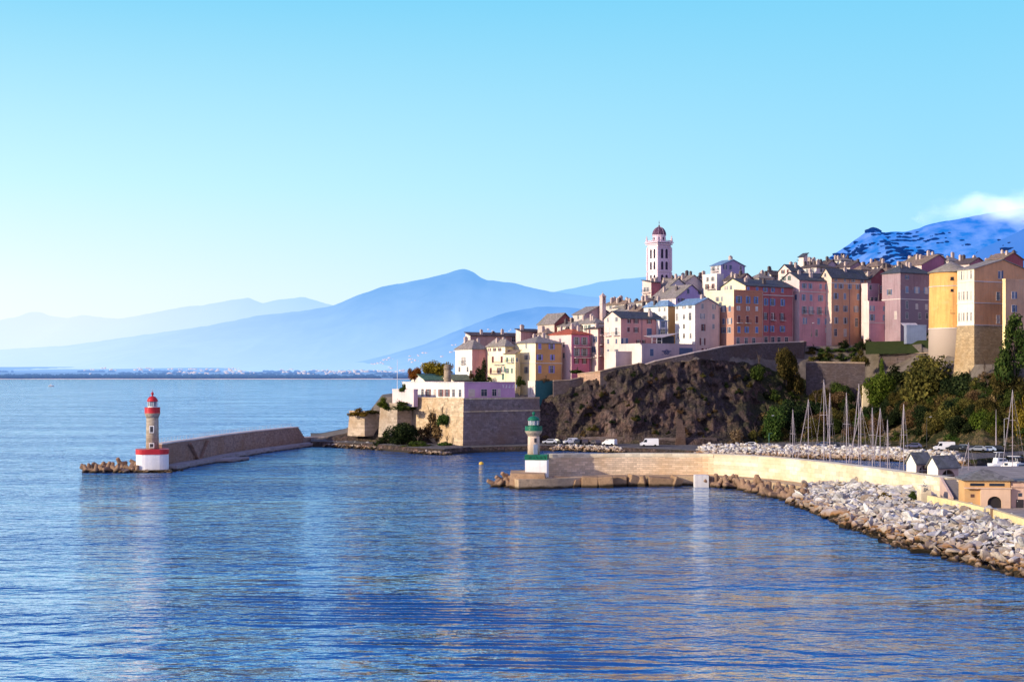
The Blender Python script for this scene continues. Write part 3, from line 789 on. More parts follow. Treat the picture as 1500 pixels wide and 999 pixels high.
CREAM = (.66, .58, .44); WHITE = (.74, .70, .63); PINK = (.56, .30, .27); YEL = (.68, .50, .22); ORG = (.60, .32, .13)
def town():
    # ---- left group above the bastion
    bld('house', 'white house with a pink side wall and grey hipped roof at the seaward end', 455, 691.5, 667, 713.5, 548, 512, 38, plaster((.58, .27, .25), .35), 'hip', 499, None, LAUZE,
        lm=plaster((.86, .80, .74), .25), L=[([679], [528], (1.0, 2.2), 'grey'), ([673, 685], [541], (.9, 1.5), None)], bal=[('L', 675, 683, 533)], chim=2)
    bld('house', 'long low dusky pink building with a dark roof behind the leftmost houses', 482, 689, 686, 763, 520, 492, 35, plaster((.40, .26, .24), .5), 'shedF', None, 1.2, DARKT, wid=22, dep=3, F=[([738, 752], [497], (1.4, 1.6), None)], chim=3)
    bld('house', 'low purplish building with a dark roof behind the yellow house', 486, 763, 758, 792, 520, 486, 35, plaster((.44, .27, .28), .5), 'shedF', None, 1.0, DARKT, dep=3, chim=2)
    bld('house', 'narrow pale yellow house with red balconies and grey roof', 450, 740, 713, 753, 560, 508, 36, plaster((.66, .50, .24), .35), 'hip', 498, None, LAUZE, lm=plaster((.86, .77, .54), .3),
        L=[([717, 724.5, 732], [512], (.8, 1.0), 'brown'), ([722, 735], [526.5], (1.0, 1.9), 'brown'), ([719, 731], [543], (1.0, 1.8), 'brown'), ([737], [541, 552], (1, 1.8), 'green')], bal=[('L', 724, 739, 534), ('L', 717, 738, 547)], F=[([746], [516, 530], (.9, 1.4), 'brown')], chim=2)
    bld('house', 'low pale yellow annex wedged between two taller yellow houses', 446, 755, 739.5, 762, 562, 519, 38, plaster((.66, .50, .24), .4), 'shedL', None, 1.2, BROWNT, lm=plaster((.86, .76, .50), .3),
        L=[([743, 750], [527, 543], (.8, 1.5), 'green')], F=[([757], [527], (.7, 1.2), None)], bal=[('L', 742, 753, 531)])
    bld('house', 'large yellow and orange house with lilac shutters and a hipped grey roof', 446, 784.5, 754, 823.5, 556, 503, 38, plaster((.60, .32, .13), .3), 'hip', 493.5, None, LAUZE, lm=plaster((.86, .76, .52), .25),
        F=[([790.5, 808], [507.5, 523.5], (1.1, 1.7), 'lilac'), ([790.5, 808], [541], (1.1, 2.3), 'lilac')], L=[([771], [507, 523.5], (.8, 1.4), 'grey'), ([771], [542], (.9, 1.9), 'grey')], band=[532], chim=3)
    bld('house', 'magenta house with a red tiled roof and grey shutters', 452, 837, 805, 865, 545, 490, 36, plaster((.52, .17, .25), .35), 'hip', 483, None, TERRA,
        F=[([844.5, 856], [499.5, 516], (1.15, 2.4), 'grey'), ([844.5, 856], [529], (.9, 1.5), 'brown')], L=[([815, 826], [505, 521], (.9, 1.6), None)], bal=[('F', 841, 864, 508), ('F', 841, 864, 524)], chim=4)
    bld('house', 'narrow pink house with stacked balconies beside the white gabled house', 455, 876, 858, 890, 540, 482, 36, plaster((.56, .27, .25), .5), 'shedL', None, 1.0, DARKT,
        F=[([882], [485, 498, 514], (1.0, 1.8), None)], L=[([863, 871], [497, 512], (1.2, 1.9), 'slate')], bal=[('F', 878.5, 888, 491), ('F', 878.5, 888, 505), ('F', 878.5, 888, 521), ('L', 860, 874, 523)], chim=1)
    bld('house', 'white gabled house with pink front and dark slate roof above the pink ramp', 446, 909.5, 885, 970, 530, 466, 35, plaster((.62, .29, .25), .3), 'gableL', 456.5, None, SLATE,
        F=[([920.5, 931.7, 951], [471], (.9, 1.2), 'brown'), ([920.5, 931.7], [483.5], (.9, 1.5), 'brown'), ([951], [487], (1.9, 2.6), 'slate'), ([916.5], [502], (1.8, 2.6), 'slate'), ([935, 942], [501], (.8, 1.2), 'brown')],
        L=[([890.5, 902.5], [468], (.8, 1.3), 'grey'), ([891, 903], [486], (1.0, 2.4), 'white'), ([903, 891], [500], (.8, 1.5), 'slate'), ([903, 891], [515], (.8, 1.4), 'slate')], bal=[('L', 887, 896, 491.5), ('L', 899, 908, 491.5)], chim=1, foot=8)
    bld('house', 'small pink and blue glazed extension at the end of the slate roof', 449, 966, 962, 978, 520, 470, 35, plaster((.30, .33, .48), .3), 'shedF', None, .8, BLUESL, dep=7, F=[([971], [475.5], (1.6, 1.8), 'slate'), ([971], [488], (1.8, 2.6), 'slate')])
    bld('house', 'white house with a blue slate roof and bright ochre side wall', 462, 978.5, 943, 990, 500, 449, 36, plaster((.70, .42, .16), .25), 'hip', 441.5, None, BLUESL, lm=plaster((.86, .82, .74), .25),
        L=[([951, 966, 973.5], [454, 466], (.9, 1.2), 'grey'), ([951, 966], [480], (.9, 1.6), 'grey')], chim=2)
    bld('house', 'tall white house with a pinkish grey gable front and dark red shutters', 442, 1018, 989, 1054, 522, 446.5, 35, plaster((.58, .42, .37), .3), 'gableF', 437, None, BLUESL, lm=plaster((.86, .82, .74), .25),
        L=[([992.6, 1002, 1011], [450], (.8, 1.0), 'grey'), ([992.6, 1011], [464, 478], (1.0, 2.3), 'white'), ([1002], [464, 478, 492], (.8, 1.4), None), ([992.6, 1011], [492], (.9, 1.6), 'white')],
        F=[([1029, 1045], [449, 463.5], (.9, 1.6), 'grey'), ([1045], [478], (.9, 1.5), 'grey'), ([1029], [480, 500.5], (1.1, 2.2), 'brown'), ([1029, 1037, 1046], [513], (.9, 1.3), 'brown')], chim=2)
    # ---- big tenements along the parapet
    bld('tenement', 'lower red brick coloured tenement with blue shutters and a yellow flank', 434, 1075, 1035, 1118, 520, 426.5, 33, plaster((.50, .21, .13), .4, (6.0, (.50, .25, .22))), 'flat', None, None, LAUZE, lm=plaster((.86, .72, .46), .25, (15.6, (.46, .26, .20))),  # brown lower flank: shadow of the white house put into the colour
        F=[([1082.3, 1094.7, 1108.4], [439.5], (1.15, 2.2), 'blue'), ([1082.3, 1094.7, 1108.4], [452], (.9, 1.3), 'white'), ([1082.3, 1094.7, 1108.4], [468], (1.0, 2.2), 'brown'), ([1082.3, 1094.7, 1108.4], [483], (1.1, 1.9), 'blue'), ([1081, 1093, 1104], [499.5], (1.3, 2.0), None)],
        L=[([1051, 1057.5], [438], (.8, 1.4), 'grey'), ([1060, 1069], [453, 471, 484], (1.0, 1.8), 'slate')], bal=[('F', 1079, 1086, 473.5), ('F', 1091, 1098, 473.5)], cat='tenement', foot=8)
    bld('tenement', 'deep red tenement with a dark roof, yellow gable and blue shutters', 440, 1092, 1056, 1162, 520, 418.5, 33, plaster((.42, .13, .13), .35, (6.5, (.50, .25, .22))), 'gableL', 408.5, None, SLATE, lm=plaster((.86, .74, .48), .25),
        F=[([1096, 1109, 1121, 1131.5, 1146], [424.8], (.95, 1.3), 'blue'), ([1121, 1131.5, 1145.5], [442.5], (1.15, 2.2), 'blue'), ([1121, 1131.5, 1145.5], [463.5], (1.0, 2.2), 'brown'), ([1121, 1132, 1146], [481.5], (1.1, 1.9), 'blue'), ([1122, 1132, 1141, 1152], [498.5], (1.4, 2.2), None)],
        L=[([1064, 1071.5], [421.5], (.8, 1.5), 'grey')], bal=[('F', 1128.5, 1135, 469), ('F', 1142.5, 1149, 469)], band=[431], chim=3, cat='tenement', foot=8)
    bld('tenement', 'pink tenement with many grey blue shutters and small balconies', 442, 1171, 1143, 1217, 505, 410, 33, plaster((.60, .29, .29), .4), 'gableL', 399.5, None, SLATE, lm=plaster((.66, .52, .50), .4),  # flank wash darkened for the shadow of the red tenement
        F=[([1178, 1188, 1202, 1211.6], [419.5], (.95, 1.6), 'bluegrey'), ([1178, 1188, 1202, 1211.6], [436.5], (1.0, 2.0), 'bluegrey'), ([1178, 1188, 1200, 1211.6], [455], (1.0, 2.5), 'grey'), ([1178, 1199, 1210], [470.5], (1.1, 2.0), 'bluegrey'), ([1196], [487.5], (1.0, 2.2), None), ([1210], [483.5], (.6, 1.4), None)],
        L=[([1148, 1155.5], [407.5], (.9, 1.5), 'green'), ([1166], [436], (.9, 1.8), 'slate')], bal=[('F', 1175, 1181, 460), ('F', 1185.5, 1191, 460), ('F', 1199, 1204, 460), ('F', 1209, 1215, 460)], band=[427], chim=4, cat='tenement', foot=8)
    bld('tenement', 'ochre orange tenement with grey shutters and a dark navy roof', 446, 1218, 1202, 1270, 505, 406, 32, plaster((.58, .31, .19), .45), 'gableL', 393.5, None, SLATE,
        F=[([1225, 1237.7, 1250, 1263], [411], (.8, .9), 'grey'), ([1224, 1232, 1244, 1257, 1265], [420], (1.0, 1.5), 'bluegrey'), ([1224.5, 1237.5, 1257], [434.5], (1.0, 2.0), 'bluegrey'), ([1225.5, 1238.5, 1254, 1264.5], [452.5], (1.0, 2.0), 'grey'), ([1224, 1237.5], [470], (1.1, 2.0), 'grey'), ([1254.5], [472], (1.2, 2.8), None), ([1224, 1238], [487.5], (1.2, 2.4), None)],
        L=[([1209], [403], (.8, 1.2), None)], band=[414.5], chim=3, cat='tenement', foot=8)
    bld('house', 'small pink house with a roof terrace below the maroon block', 441, 1273, 1268, 1303, 490, 443, 30, plaster((.62, .30, .31), .3), 'flat', None, None, LAUZE,
        F=[([1277.5, 1297], [452], (1.0, 1.6), 'bluegrey'), ([1277.5, 1297], [465.5], (1.1, 2.0), 'bluegrey')], band=[472.5], dep=2.5, foot=8)
    bld('house', 'small purplish pink house above the terrace beside the ochre tenement', 449, 1271, 1266, 1288, 470, 417, 30, plaster((.50, .28, .32), .4), 'flat', None, None, LAUZE, dep=3, F=[([1275], [421.5], (1, 1.5), None), ([1277, 1283], [440], (1.2, 2), None)])
    bld('house', 'maroon windowless gabled block behind the small pink house', 458, 1276, 1270, 1306, 470, 408, 30, plaster((.30, .09, .10), .4), 'gableF', 394, None, DARKT, F=[([1291], [424], (1.0, 2.4), None)], dep=4, chim=2)
    bld('tenement', 'old mauve and terracotta house with a dark hipped roof above the awning', 444, 1319, 1292, 1364, 488, 400, 32, plaster((.30, .185, .19), .9, (14.6, (.24, .18, .21))), 'hip', 390, None, SLATE, lm=plaster((.34, .24, .26), .7),  # flank wash darkened, its shade put into the colour
        F=[([1328.5], [407], (.9, 1.2), 'slate'), ([1328.5, 1343, 1357], [425], (1.2, 2.0), 'bluegrey'), ([1328.5], [447], (1.0, 2.4), None), ([1343, 1357], [449], (1.0, 1.6), None), ([1328.5, 1347, 1358], [462.5], (1.1, 2.0), None)],
        L=[([1303], [428], (1.0, 1.8), 'slate'), ([1312], [462], (.9, 2.4), None)], band=[438], chim=5, cat='tenement', foot=10)
    # ---- roofs and houses stacked behind
    bld('house', 'small maroon gabled house at the left edge of the upper roofs', 478, 812, 807, 842, 500, 474, 33, plaster((.30, .10, .09), .4), 'gableF', 459, None, LAUZE, dep=10, chim=1)
    bld('house', 'cream building with a long grey stone roof above the red roof', 470, 842, 808, 868, 505, 478, 33, plaster((.66, .56, .42), .4), 'hip', 472, None, LAUZE, L=[([819, 831], [487], (.8, 1.4), 'green')], chim=3)
    bld('house', 'white house with green shutters below the mauve church gable', 466, 871, 841, 886, 505, 474, 33, plaster(WHITE, .4), 'hip', 467, None, LAUZE, L=[([849, 857.5, 864], [480.5], (.9, 1.9), 'green')], chim=4)
    bld('house', 'small cream house with a grey roof between the yellow and magenta houses', 470, 800, 787, 815, 510, 490, 33, plaster(CREAM, .4), 'hip', 484, None, BROWNT, chim=3)
    bld('chapel', 'mauve chapel with a broad plain gable and a cream flank', 486, 857, 839, 897, 485, 460, 33, plaster((.42, .29, .30), .35), 'gableF', 449, None, LAUZE, L=[([847], [464], (.8, 1.6), None)], cat='chapel')
    for k, (Y, c, l, r, b_, e, ap, colr, lab, rm, ch) in enumerate([
        (492, 930, 898, 946, 480, 450, 444, (.62, .55, .44), 'cream house with a brown roof full of chimneys right of the chapel', LAUZE, 6),
        (498, 917, 884, 930, 470, 446, 441, (.42, .30, .28), 'dusky house whose crowded brown roof adjoins the little bell turret', BROWNT, 7),
        (480, 921, 886, 946, 480, 459, 452.5, (.58, .50, .42), 'low house with a grey stone roof behind the white gabled house', LAUZE, 5),
        ]):
        bld('house', lab, Y, c, l, r, b_, e, 34, plaster(colr, .5), 'hip', ap, None, rm, chim=ch, L=[([l+(c-l)*.3, l+(c-l)*.6], [e+4], (.8, 1.2), 'grey')])
    bld('house', 'lilac gabled house with a long grey roof above the blue slate roofs', 474, 990, 952, 1035, 470, 436, 35, plaster((.46, .38, .62), .25), 'gableF', 417.5, None, LAUZE,
        F=[([1008, 1026], [427], (1.0, 1.5), 'slate'), ([994, 1000], [440.5], (.8, 1.3), 'slate')], L=[([957, 972, 982], [443], (.8, 1.3), 'grey')], chim=4)
    bld('house', 'tall narrow house with a lit white flank and maroon front below the bell tower', 492, 954, 941, 968, 470, 414, 35, plaster((.40, .14, .15), .4), 'shedF', None, 1.0, SLATE, L=[([944, 949.5], [424, 436], (.8, 1.5), 'grey')], bal=[('L', 942, 953, 429), ('L', 942, 953, 441)], chim=3)
    bld('house', 'house with a wide grey lilac stone roof right of the bell tower foot', 490, 975, 955, 1012, 450, 424, 35, plaster((.60, .54, .56), .4), 'gableF', 408, None, LAUZE, chim=6, L=[([960, 967], [428], (.8, 1.3), None)])
    bld('house', 'house under the second grey stone roof, dotted with dark chimneys', 494, 1003, 978, 1030, 440, 414, 35, plaster((.48, .42, .44), .4), 'gableF', 403.5, None, LAUZE, chim=6)
    bld('house', 'cream block crowned by a low terrace beside the bell tower', 499, 972, 958, 986, 440, 409, 35, plaster((.70, .55, .34), .4), 'flat', None, None, LAUZE, chim=0)
    bld('house', 'lilac house with a lit white flank standing tallest right of the bell tower', 488, 1056, 1041, 1091, 430, 388.5, 33, plaster((.40, .32, .50), .3), 'gableF', 381, None, BLUESL, F=[([1063, 1070], [392], (1.1, 1.6), 'slate'), ([1085], [392], (.8, 1.4), None)],
        L=[([1045, 1052], [393.5], (.8, 1.4), 'grey')], bal=[('L', 1043, 1053, 398)], chim=2)
    bld('house', 'white lower house at the foot of the tall lilac house', 482, 1050, 1029, 1060, 440, 403, 33, plaster((.72, .64, .62), .4), 'flat', None, None, LAUZE, L=[([1036, 1044], [409], (.8, 1.4), 'grey'), ([1036, 1044], [420], (.9, 1.8), 'brown')], bal=[('L', 1036, 1049, 424)])
    bld('house', 'low purple roofed house in front of the tall lilac house', 466, 1084, 1060, 1104, 430, 409, 33, plaster((.32, .18, .22), .4), 'gableF', 401, None, DARKT, chim=3)
    bld('house', 'pink house with a lit flank behind the deep red tenement', 476, 1159, 1140, 1178, 430, 397, 33, plaster((.60, .36, .36), .4), 'gableL', 388, None, SLATE, L=[([1147, 1154], [398], (.8, 1.3), 'brown')], chim=4)
    bld('house', 'pale pink turreted house, highest of the roofs left of the blue hill', 500, 1182, 1169, 1203, 420, 384.5, 33, plaster((.62, .46, .46), .4), 'shedF', None, 1.0, DARKT, L=[([1174], [390], (.8, 1.2), None)], chim=5)
    bld('house', 'little pink roof turret with a dark slanted cap', 496, 1177, 1170, 1183, 400, 377, 33, plaster((.66, .48, .44), .3), 'shedL', None, 1.6, SLATE)
    bld('house', 'long white attic house with many windows behind the pink tenement', 484, 1196, 1168, 1222, 430, 392, 33, plaster((.56, .46, .48), .5), 'hip', 384, None, DARKT, L=[([1174, 1182, 1190], [397], (.9, 1.4), 'grey')], F=[([1203, 1212], [396], (1, 1.5), None)], chim=7)
    for k, (Y, c, l, r, b_, e, ap, colr, lab, rm, ch, rf) in enumerate([
        (488, 1245, 1222, 1268, 420, 391, 383.5, (.40, .27, .32), 'purple house under a broad dark roof behind the ochre tenement', DARKT, 5, 'gableF'),
        (500, 1232, 1212, 1252, 400, 382, 377.5, (.62, .56, .52), 'low white house lowest on the skyline left of the blue hill', LAUZE, 6, 'hip'),
        (492, 1286, 1258, 1316, 420, 391, 383, (.52, .40, .38), 'house with a lit tan stone roof in the middle of the skyline', BROWNT, 5, 'hip'),
        (478, 1300, 1268, 1330, 430, 398, 390.5, (.62, .50, .46), 'cream house with a sprawling brown roof above the maroon block', BROWNT, 6, 'hip'),
        (474, 1350, 1312, 1400, 430, 388, 373.5, (.38, .15, .22), 'long house with a great lit grey roof and purple red gable', BROWNT, 5, 'gableF'),
        (470, 1420, 1393, 1446, 430, 386.5, 378, (.36, .14, .17), 'maroon house with a bright white flank behind the round tower', DARKT, 3, 'gableF'),
        (480, 1470, 1445, 1499, 420, 379, 370.5, (.34, .10, .11), 'maroon gabled house with a lit flank above the yellow palace', BROWNT, 3, 'gableF'),
        (486, 1452, 1432, 1476, 410, 387, 380, (.60, .54, .54), 'small pale house with chimneys between the two maroon houses', LAUZE, 5, 'hip'),
        (500, 1340, 1318, 1366, 410, 384, 378.5, (.50, .42, .42), 'low house with a flat brown roof at the foot of the blue hill', BROWNT, 5, 'hip')]):
        bld('house', lab, Y, c, l, r, b_, e, 33, plaster(colr, .5), rf, ap, None, rm, chim=ch, L=[([l+(c-l)*.25, l+(c-l)*.6], [e+5], (.8, 1.2), 'grey')] if k not in (5, 6) else ())
    for Y, c, l, r, b_, e, ap, colr, lab, rm, rf in [
        (482, 1112, 1098, 1132, 425, 408, 401.5, (.60, .52, .50), 'white house whose grey roof peeps over the deep red tenement', LAUZE, 'hip'),
        (488, 1130, 1120, 1146, 420, 403, 397, (.66, .58, .50), 'narrow cream house with a dark roof left of the pink turreted house', DARKT, 'gableL'),
        (497, 1030, 1018, 1042, 430, 409, 403.5, (.56, .46, .50), 'pale lilac house squeezed between grey roofs and the white lower house', LAUZE, 'gableF'),
        (484, 948, 932, 964, 470, 443, 437, (.62, .54, .48), 'small white house under the maroon fronted tall house', BROWNT, 'hip'),
        (476, 935, 921, 952, 475, 456, 449, (.50, .38, .34), 'brown roofed house directly left of the ochre sided white house', BROWNT, 'gableF'),
        (460, 826, 812, 842, 500, 489, 483.5, (.62, .46, .42), 'small house with a brown roof just above the red tiled roof', BROWNT, 'hip'),
        (496, 1212, 1200, 1226, 410, 388, 381.5, (.56, .42, .46), 'mauve house with a dark roof next to the pink turreted house', DARKT, 'gableF'),
        (484, 1262, 1248, 1278, 415, 396, 389.5, (.58, .46, .44), 'pale house with a tan roof above the ochre tenement roof', BROWNT, 'hip'),
        (468, 1318, 1306, 1334, 420, 395, 389, (.60, .44, .40), 'pinkish house wedged behind the dark hipped roof', LAUZE, 'gableL'),
        (490, 1390, 1376, 1408, 410, 383, 377.5, (.62, .56, .54), 'pale house with a low roof above the cone of the round tower', LAUZE, 'hip')]:
        bld('house', lab, Y, c, l, r, b_, e, 33, plaster(colr, .5), rf, ap, None, rm, chim=3, L=[([l+(c-l)*.3, l+(c-l)*.65], [e+4.5], (.8, 1.2), 'grey')], F=[([c+(r-c)*.35, c+(r-c)*.7], [e+5], (.8, 1.3), 'grey')])
    # ---- yellow palace on the right edge
    root, w, d, h, z0, fx, lx = bld('palace', 'tall yellow palace with a sunlit flank of narrow windows at the right edge', 394, 1427, 1402.5, 1509, 545, 394, 28, plaster((.68, .34, .17), .55), 'gableF', 381, None, LAUZE, lm=plaster((.86, .76, .54), .35),
        L=[([1405, 1408.6, 1412, 1417, 1422.5], [403, 433, 464, 489, 509], (.42, 2.3), 'none')], F=[([1464.5], [403], (1.2, 2.0), 'slate'), ([1462], [434, 468], (1.3, 2.2), 'none'), ([1445, 1456], [493], (1.0, 2.0), None)], band=[412, 443.5, 476], cat='palace', foot=10)
    bld('annex', 'mauve orange block projecting from the palace at the frame edge', 389, 1473, 1468.5, 1530, 545, 411, 28, plaster((.60, .34, .20), .6), 'flat', None, None, LAUZE, F=[([1484.5], [433, 452.5], (1.2, 1.8), 'slate'), ([1504], [433, 452.5], (1.2, 1.8), 'brown')], cat='annex', lm=plaster((.86, .66, .32), .3), foot=10)
    # battered plinth of the palace
    a = rad(28); b = MB(); Y = 394+SH(1427); X = xof(1427, Y)
    zt, zb = zof(476, Y), zof(552, Y)
    bt = MB(); bt.hull8([(-1.5, -1.5, zb-z0-4), (w*.75, -1.5, zb-z0-4), (w*.75, d+.5, zb-z0-4), (-1.5, d+.5, zb-z0-4)], [(-.05, -.05, zt-z0-.15), (w*.75, -.05, zt-z0-.15), (w*.75, d+.1, zt-z0-.15), (-.05, d+.1, zt-z0-.15)])
    bt.obj('plinth', stone((.52, .38, .22), 1, .6, (1.0, .45), .12), root)
    # ---- round tower
    Yt = 430; ct = empty('round_tower', (xof(1393, Yt), Yt, zof(520, Yt)), 0, 'round golden stone tower with a conical grey roof beside the palace', 'tower')
    R = 30.5*Yt/FOC; zz = lambda py: zof(py, Yt)-zof(520, Yt)
    b = MB(); b.lathe([(R*1.06, -5), (R*1.03, zz(482)), (R, zz(400))], 48, cap=True); b.obj('wall', plaster((.82, .43, .14), .8, (8.0, (.50, .40, .33))), ct, True)
    b = MB(); b.lathe([(R*1.055, zz(482.5)), (R*1.055, zz(481))], 48); b.lathe([(R*1.03, zz(421)), (R*1.03, zz(420))], 48); b.obj('string_course', FRAME, ct)
    b = MB(); b.lathe([(R*1.08, zz(400.5)), (R*1.08, zz(399)), (.05, zz(383))], 48); b.obj('roof', LAUZE, ct, True)
    for px, py, w_, h_ in [(1394.5, 410, .9, .9), (1394.5, 427, .8, .7), (1395.5, 457.5, 1.2, 1.1), (1397, 478, 1.6, 1.0)]:
        a = math.asin(max(-1, min(1, (px-1393)/30.5)))-math.atan2(xof(1393, Yt), Yt); b = MB(); b.box(-w_/2, w_/2, -.1, .25, -h_/2, h_/2); b.box(-w_/2-.12, w_/2+.12, -.16, .2, -h_/2-.14, -h_/2-.003); o = b.obj('window', paint((.03, .025, .03), .8), ct); o.location = (R*1.0*math.sin(a), -R*1.0*math.cos(a), zz(py)); o.rotation_euler = (0, 0, a)
    # awning and kiosk below the mauve house
    aw = empty('awning', P(1319, 474, 433+SH(1319)), rad(15), 'long pale awning stretched below the old mauve house', 'awning')
    b = MB(); b.slab([[(0, -2.2, -.9), (5.6, -2.2, -.9), (5.6, 0, .2), (0, 0, .2)]], .08); b.obj('canopy', paint((.55, .48, .48), .8), aw)
    b = MB()
    for x in (.2, 5.4): b.tube((x, -2.1, -1), (x, -2.1, -3.4), .05)
    b.obj('posts', IRON, aw)
    bld('kiosk', 'low white terrace kiosk in bluish shade below the awning', 430, 1328, 1325, 1357, 490, 478, 15, plaster((.26, .31, .42), .3), 'flat', None, None, LAUZE, lm=plaster((.24, .26, .34), .3), dep=1.6, cat='kiosk', foot=3)  # blue shade put into both wall colours

def bell_tower():
    Y = 504; yaw = 33; a = rad(yaw); c, l, r = 963.7, 949.6, 984
    X = xof(c, Y); ca, sa = math.cos(a), math.sin(a)
    t = (r-CX)/FOC; w = (t*Y-X)/(ca-t*sa); t = (l-CX)/FOC; d = (X-t*Y)/(sa+t*ca); w = d = (w+d)/2
    zb = zof(425, Y); Z = lambda py: zof(py, Y)-zb
    root = empty('bell_tower', (X, Y, zb), a, 'tall pale lilac church bell tower with a purple ribbed dome and cross', 'bell tower')
    m = plaster((.60, .44, .52), .2); mt = plaster((.66, .50, .55), .2)
    b = MB(); b.box(0, w, 0, d, -6, Z(357)); b.m[5] = 1; b.obj('shaft', [m, plaster((.80, .72, .70), .2)], root)  # left face in a paler wash, sunlight put into the colour
    b = MB()
    for q, e, t in ((357, .45, .5), (354.5, .75, .35), (397, .18, .35), (361, .2, .2)):
        z = Z(q); b.box(-e, w+e, -e, d+e, z-t/2, z+t/2)
    for (x, y) in ((0, 0), (w, 0), (0, d), (w, d)):     # corner pilasters
        b.box(x-.35, x+.35, y-.35, y+.35, Z(425), Z(398)); b.box(x-.35, x+.35, y-.35, y+.35, Z(396), Z(362))
    b.obj('cornice', mt, root)
    op = paint((.035, .025, .05), .8, .1)
    for face in (0, 1):
        for u in (.33, .67):
            for q0, q1 in ((364, 378), (382.5, 394.5), (402, 412)):
                b = MB(); hw = .52; z0, z1 = Z(q1), Z(q0)
                pts = [(-hw, z0), (hw, z0), (hw, z1-hw)] + [(hw*math.cos(k*math.pi/6), z1-hw+hw*math.sin(k*math.pi/6)) for k in range(1, 6)] + [(-hw, z1-hw)]
                b.poly([(p, -.02, z) for p, z in pts]); b.box(-.06, .06, -.06, -.025, z0, z1-.1)
                o = b.obj('belfry_opening', op, root)
                o.location = (u*w, 0, 0) if face == 0 else (0, u*d, 0); o.rotation_euler = (0, 0, 0 if face == 0 else -math.pi/2)
    ctr = (w/2, d/2, 0); rd = 10*Y/FOC
    b = MB(); b.lathe([(rd*1.04, Z(355)), (rd*1.04, Z(353.5)), (rd*.95, Z(353)), (rd*.95, Z(344.5)), (rd*1.05, Z(344)), (rd*1.05, Z(343))], 16, ctr); b.obj('drum', mt, root)
    b = MB()
    for k in range(8):
        an = k*math.pi/4; x, y = ctr[0]+rd*.96*math.cos(an), ctr[1]+rd*.96*math.sin(an)
        tx, ty = -math.sin(an)*.3, math.cos(an)*.3; ox, oy = math.cos(an)*.04, math.sin(an)*.04
        b.poly([(x-tx+ox, y-ty+oy, Z(352)), (x+tx+ox, y+ty+oy, Z(352)), (x+tx+ox, y+ty+oy, Z(346.5)), (x-tx+ox, y-ty+oy, Z(346.5))])
    b.obj('drum_openings', op, root)
    b = MB(); hd = Z(331)-Z(343)
    b.lathe([(rd*1.0*math.cos(k*math.pi/2/9)+.02, Z(343)+hd*math.sin(k*math.pi/2/9)) for k in range(10)], 24, ctr); dome = b.obj('dome', roofmat((.10, .05, .09)), root, True)
    b = MB()
    for k in range(8):
        an = k*math.pi/4
        pr = [Vector((ctr[0]+rd*1.015*math.cos(q*math.pi/18)*math.cos(an), ctr[1]+rd*1.015*math.cos(q*math.pi/18)*math.sin(an), Z(343)+hd*1.015*math.sin(q*math.pi/18))) for q in range(10)]
        for p, q in zip(pr[:-1], pr[1:]): b.tube(p, q, .07, .07, 5)
    b.obj('ribs', plaster((.40, .28, .36), .2), dome)
    b = MB(); b.lathe([(.45, Z(331.6)), (.5, Z(330.8)), (.25, Z(330)), (.3, Z(328.8)), (.12, Z(328))], 10, ctr); b.tube((ctr[0], ctr[1], Z(328.2)), (ctr[0], ctr[1], Z(321.5)), .06); b.box(ctr[0]-.35, ctr[0]+.35, ctr[1]-.05, ctr[1]+.05, Z(324.6), Z(324.1)); b.obj('finial', paint((.16, .10, .12), .5), root)
    for (x, y) in ((-.2, -.2), (w+.2, -.2), (-.2, d+.2), (w+.2, d+.2)):
        b = MB(); b.lathe([(.42, Z(354)), (.42, Z(351)), (.5, Z(350.6)), (.3, Z(350)), (.36, Z(348.5)), (.16, Z(347)), (.22, Z(346)), (.03, Z(344))], 8, (x, y, 0)); b.obj('pinnacle', mt, root)
    b = MB(); 
    for k in range(9):
        for s_ in (0, 1):
            x = -.4+(w+.8)*k/8
            if s_ == 0: b.box(x-.1, x+.1, -.45, -.3, Z(354), Z(352)); b.box(x-.1, x+.1, d+.3, d+.45, Z(354), Z(352))
            else: b.box(-.45, -.3, x-.1, x+.1, Z(354), Z(352)); b.box(w+.3, w+.45, x-.1, x+.1, Z(354), Z(352))
    b.box(-.5, w+.5, -.5, -.28, Z(352), Z(351.4)); b.box(-.5, -.28, -.28, d+.5, Z(352), Z(351.4)); b.box(w+.28, w+.5, -.28, d+.5, Z(352), Z(351.4))
    b.obj('balustrade', mt, root)
    # little bell turret of the chapel
    Y = 487; a = rad(33); zb = zof(455, Y); Z = lambda py: zof(py, Y)-zb
    rt = empty('bell_turret', (xof(882.3, Y), Y, zb), a, 'small slender bell turret rising beside the mauve chapel roof', 'bell turret')
    b = MB(); w = 1.55
    b.box(0, w, 0, w, -5, Z(445)); b.box(-.15, w+.15, -.15, w+.15, Z(445), Z(444.2)); b.box(0, .4, 0, w, Z(444.2), Z(434.5)); b.box(w-.4, w, 0, w, Z(444.2), Z(434.5)); b.box(-.15, w+.15, -.15, w+.15, Z(434.5), Z(433.6))
    b.obj('shaft', plaster((.62, .46, .42), .3), rt)
    b = MB(); b.hull8([(-.05, -.05, Z(433.6)), (w+.05, -.05, Z(433.6)), (w+.05, w+.05, Z(433.6)), (-.05, w+.05, Z(433.6))], [(w/2-.12, w/2-.12, Z(429.5)), (w/2+.12, w/2-.12, Z(429.5)), (w/2+.12, w/2+.12, Z(429.5)), (w/2-.12, w/2+.12, Z(429.5))]); b.tube((w/2, w/2, Z(429.6)), (w/2, w/2, Z(426.5)), .06); b.obj('cap', plaster((.45, .33, .30), .3), rt)
    b = MB(); b.lathe([(.34, Z(440)), (.28, Z(439)), (.18, Z(437)), (.03, Z(436.6))], 10, (w/2, w/2, 0)); b.obj('bell', metal((.5, .42, .3)), rt)

